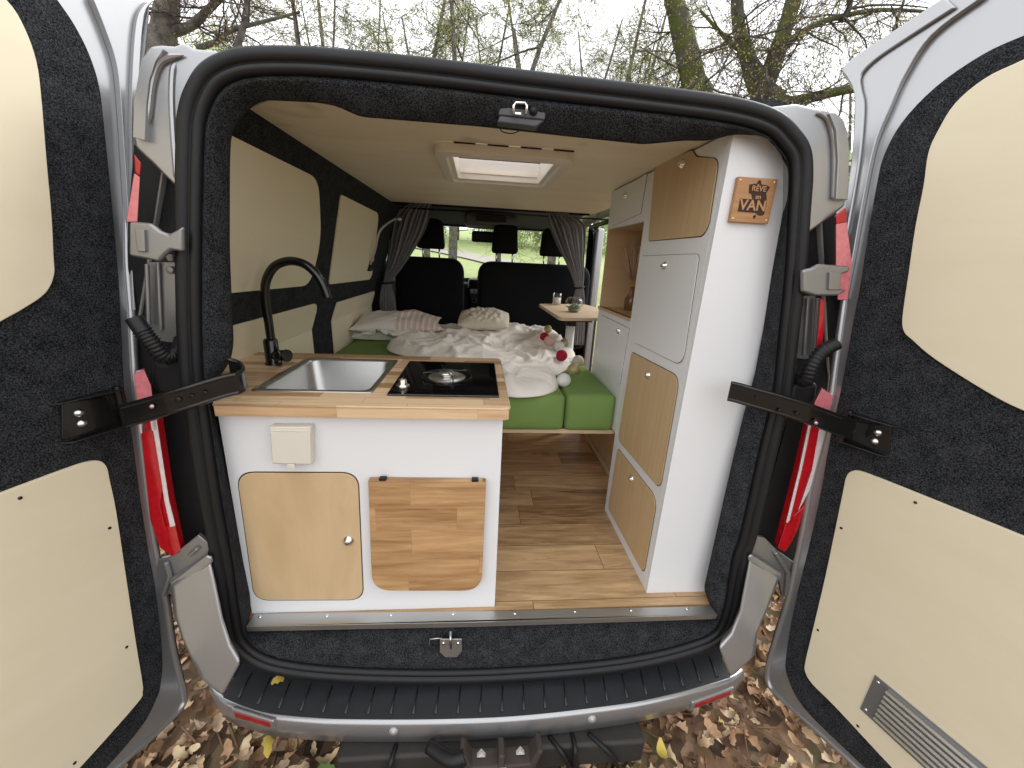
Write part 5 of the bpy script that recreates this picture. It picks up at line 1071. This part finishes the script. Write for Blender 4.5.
# ============================================================ SEATS
def slab_round(x0, x1, y0, y1, z0, z1, r, top_r): 
    return rpoly([(x0, 0, z0), (x1, 0, z0), (x1, 0, z1), (x0, 0, z1)], [r, r, top_r, top_r], 8)
def seat(name, lab, x0, x1, ztop, heads, cat='seat'):
    s_ = empty(name, ((x0 + x1) / 2, 2.45, .55), lab, cat)
    P = slab_round(x0, x1, 0, 0, .95, ztop, .04, .11); P2 = [p + np.array((0, 2.26, 0)) for p in P]; c_ = sum(P2) / len(P2)
    b = MB(); rows = [[c_ * (1 - k_) + p * k_ + np.array((0, dy, 0)) for p in P2] for k_, dy in ((.9, -.012), (.965, -.006), (1, .012), (1.0, .09), (.96, .12), (.8, .14))]
    b.loft(rows); b.add(rows[0], [tuple(range(len(P2)))], 0, True); b.add(rows[-1], [tuple(range(len(P2)))], 0, True); bk = b.build('backrest', SEATF, s_)
    b = MB(); b.tube([c_ * .0 + p + np.array((0, .015, 0)) for p in P2] + [P2[0] + np.array((0, .015, 0))], .006, 6); b.build('piping', SEATP, bk)
    b = MB(); b.box(x0 + .02, x1 - .02, 2.38, 2.85, .82, .98); b.build('seat_cushion', SEATF, s_, bevel=.04, seg=4)
    b = MB(); b.box(x0 + .06, x1 - .06, 2.4, 2.8, .52, .818); b.build('seat_base', BLACK, s_, bevel=.01)
    for hu0, hu1, hv0, hv1 in heads:
        a, q = oy(hu0, hv1, 2.3), oy(hu1, hv0, 2.3); H = rpoly([(a[0], 2.29, a[2]), (q[0], 2.29, a[2]), (q[0] - .015, 2.29, q[2]), (a[0] + .015, 2.29, q[2])], [.03, .03, .05, .05], 7); ch = sum(H) / len(H)
        b = MB(); rw = [[ch * (1 - k_) + p * k_ + np.array((0, dy, 0)) for p in H] for k_, dy in ((.75, -.02), (.93, -.012), (1, .01), (1, .07), (.9, .09), (.7, .1))]; b.loft(rw); b.add(rw[0], [tuple(range(len(H)))], 0, True); b.add(rw[-1], [tuple(range(len(H)))], 0, True); hd = b.build('headrest', SEATF, s_)
        b = MB(); xm = (a[0] + q[0]) / 2
        for dx in (-.062, .062): b.tube([(xm + dx, 2.33, a[2] - .1), (xm + dx, 2.33, a[2] + .04)], .006, 8)
        b.build('headrest_post', CHROME, hd)
    return s_
seat('front_seat', 'black single driver seat behind the left curtain', -.70, -.19, 1.607, [(416.5, 444.5, 219, 248)])
seat('front_seat', 'black double passenger bench seat behind the table', -.075, .80, 1.60, [(491.5, 519.5, 223, 253), (540, 567, 229, 256)], 'bench seat')
# reading lamp
rl = empty('reading_lamp', V3(ow(368, 267)), 'slim grey gooseneck reading lamp on the left wall by the curtain', 'lamp')
off = np.array((.03, 0, 0))
b = MB(); b.tube(catmull([ow(368, 264) + off * .5, ow(370, 250) + off, ow(374, 232) + off, ow(379, 223) + off * 1.6, ow(386, 218) + off * 2], 6, False), .006, 10); b.build('gooseneck', plain('grey_flex', (.5, .48, .44), .4, .3), rl)
b = MB(); b.obox(ow(368.3, 266) + off * .5, (.012, 0, 0), (0, .022, 0), (.008, 0, .03)); b.build('base', BLACK, rl, bevel=.004); b = MB(); c_ = ow(386, 218) + off * 2; b.tube([c_, c_ + np.array((.03, .01, .0))], [.011, .015], 12); b.build('lamp_head', ALU, rl)
# yellow leaf on the step
p = oz(278, 679.5, ZB + .012); b = MB(); put_leaf(b, p[0], p[1], p[2] + .004, .04, 0, .1); lf_ = b.build('fallen_leaf', LMAT[8], None, loc=V3(p)); tag(lf_, 'single small yellow leaf lying on the black bumper step', 'leaf')
for u_, v_, L_, lab in ((268, 741, .08, 'pale yellow leaf on the ground below the left bumper reflector'), (662, 752, .06, 'small yellow leaf on the ground right of the tow bar')):
    p = oz(u_, v_, .07); b = MB(); put_leaf(b, p[0], p[1], .07, L_, 0, .1); tag(b.build('fallen_leaf', LMAT[8], None, loc=V3(p)), lab, 'leaf')
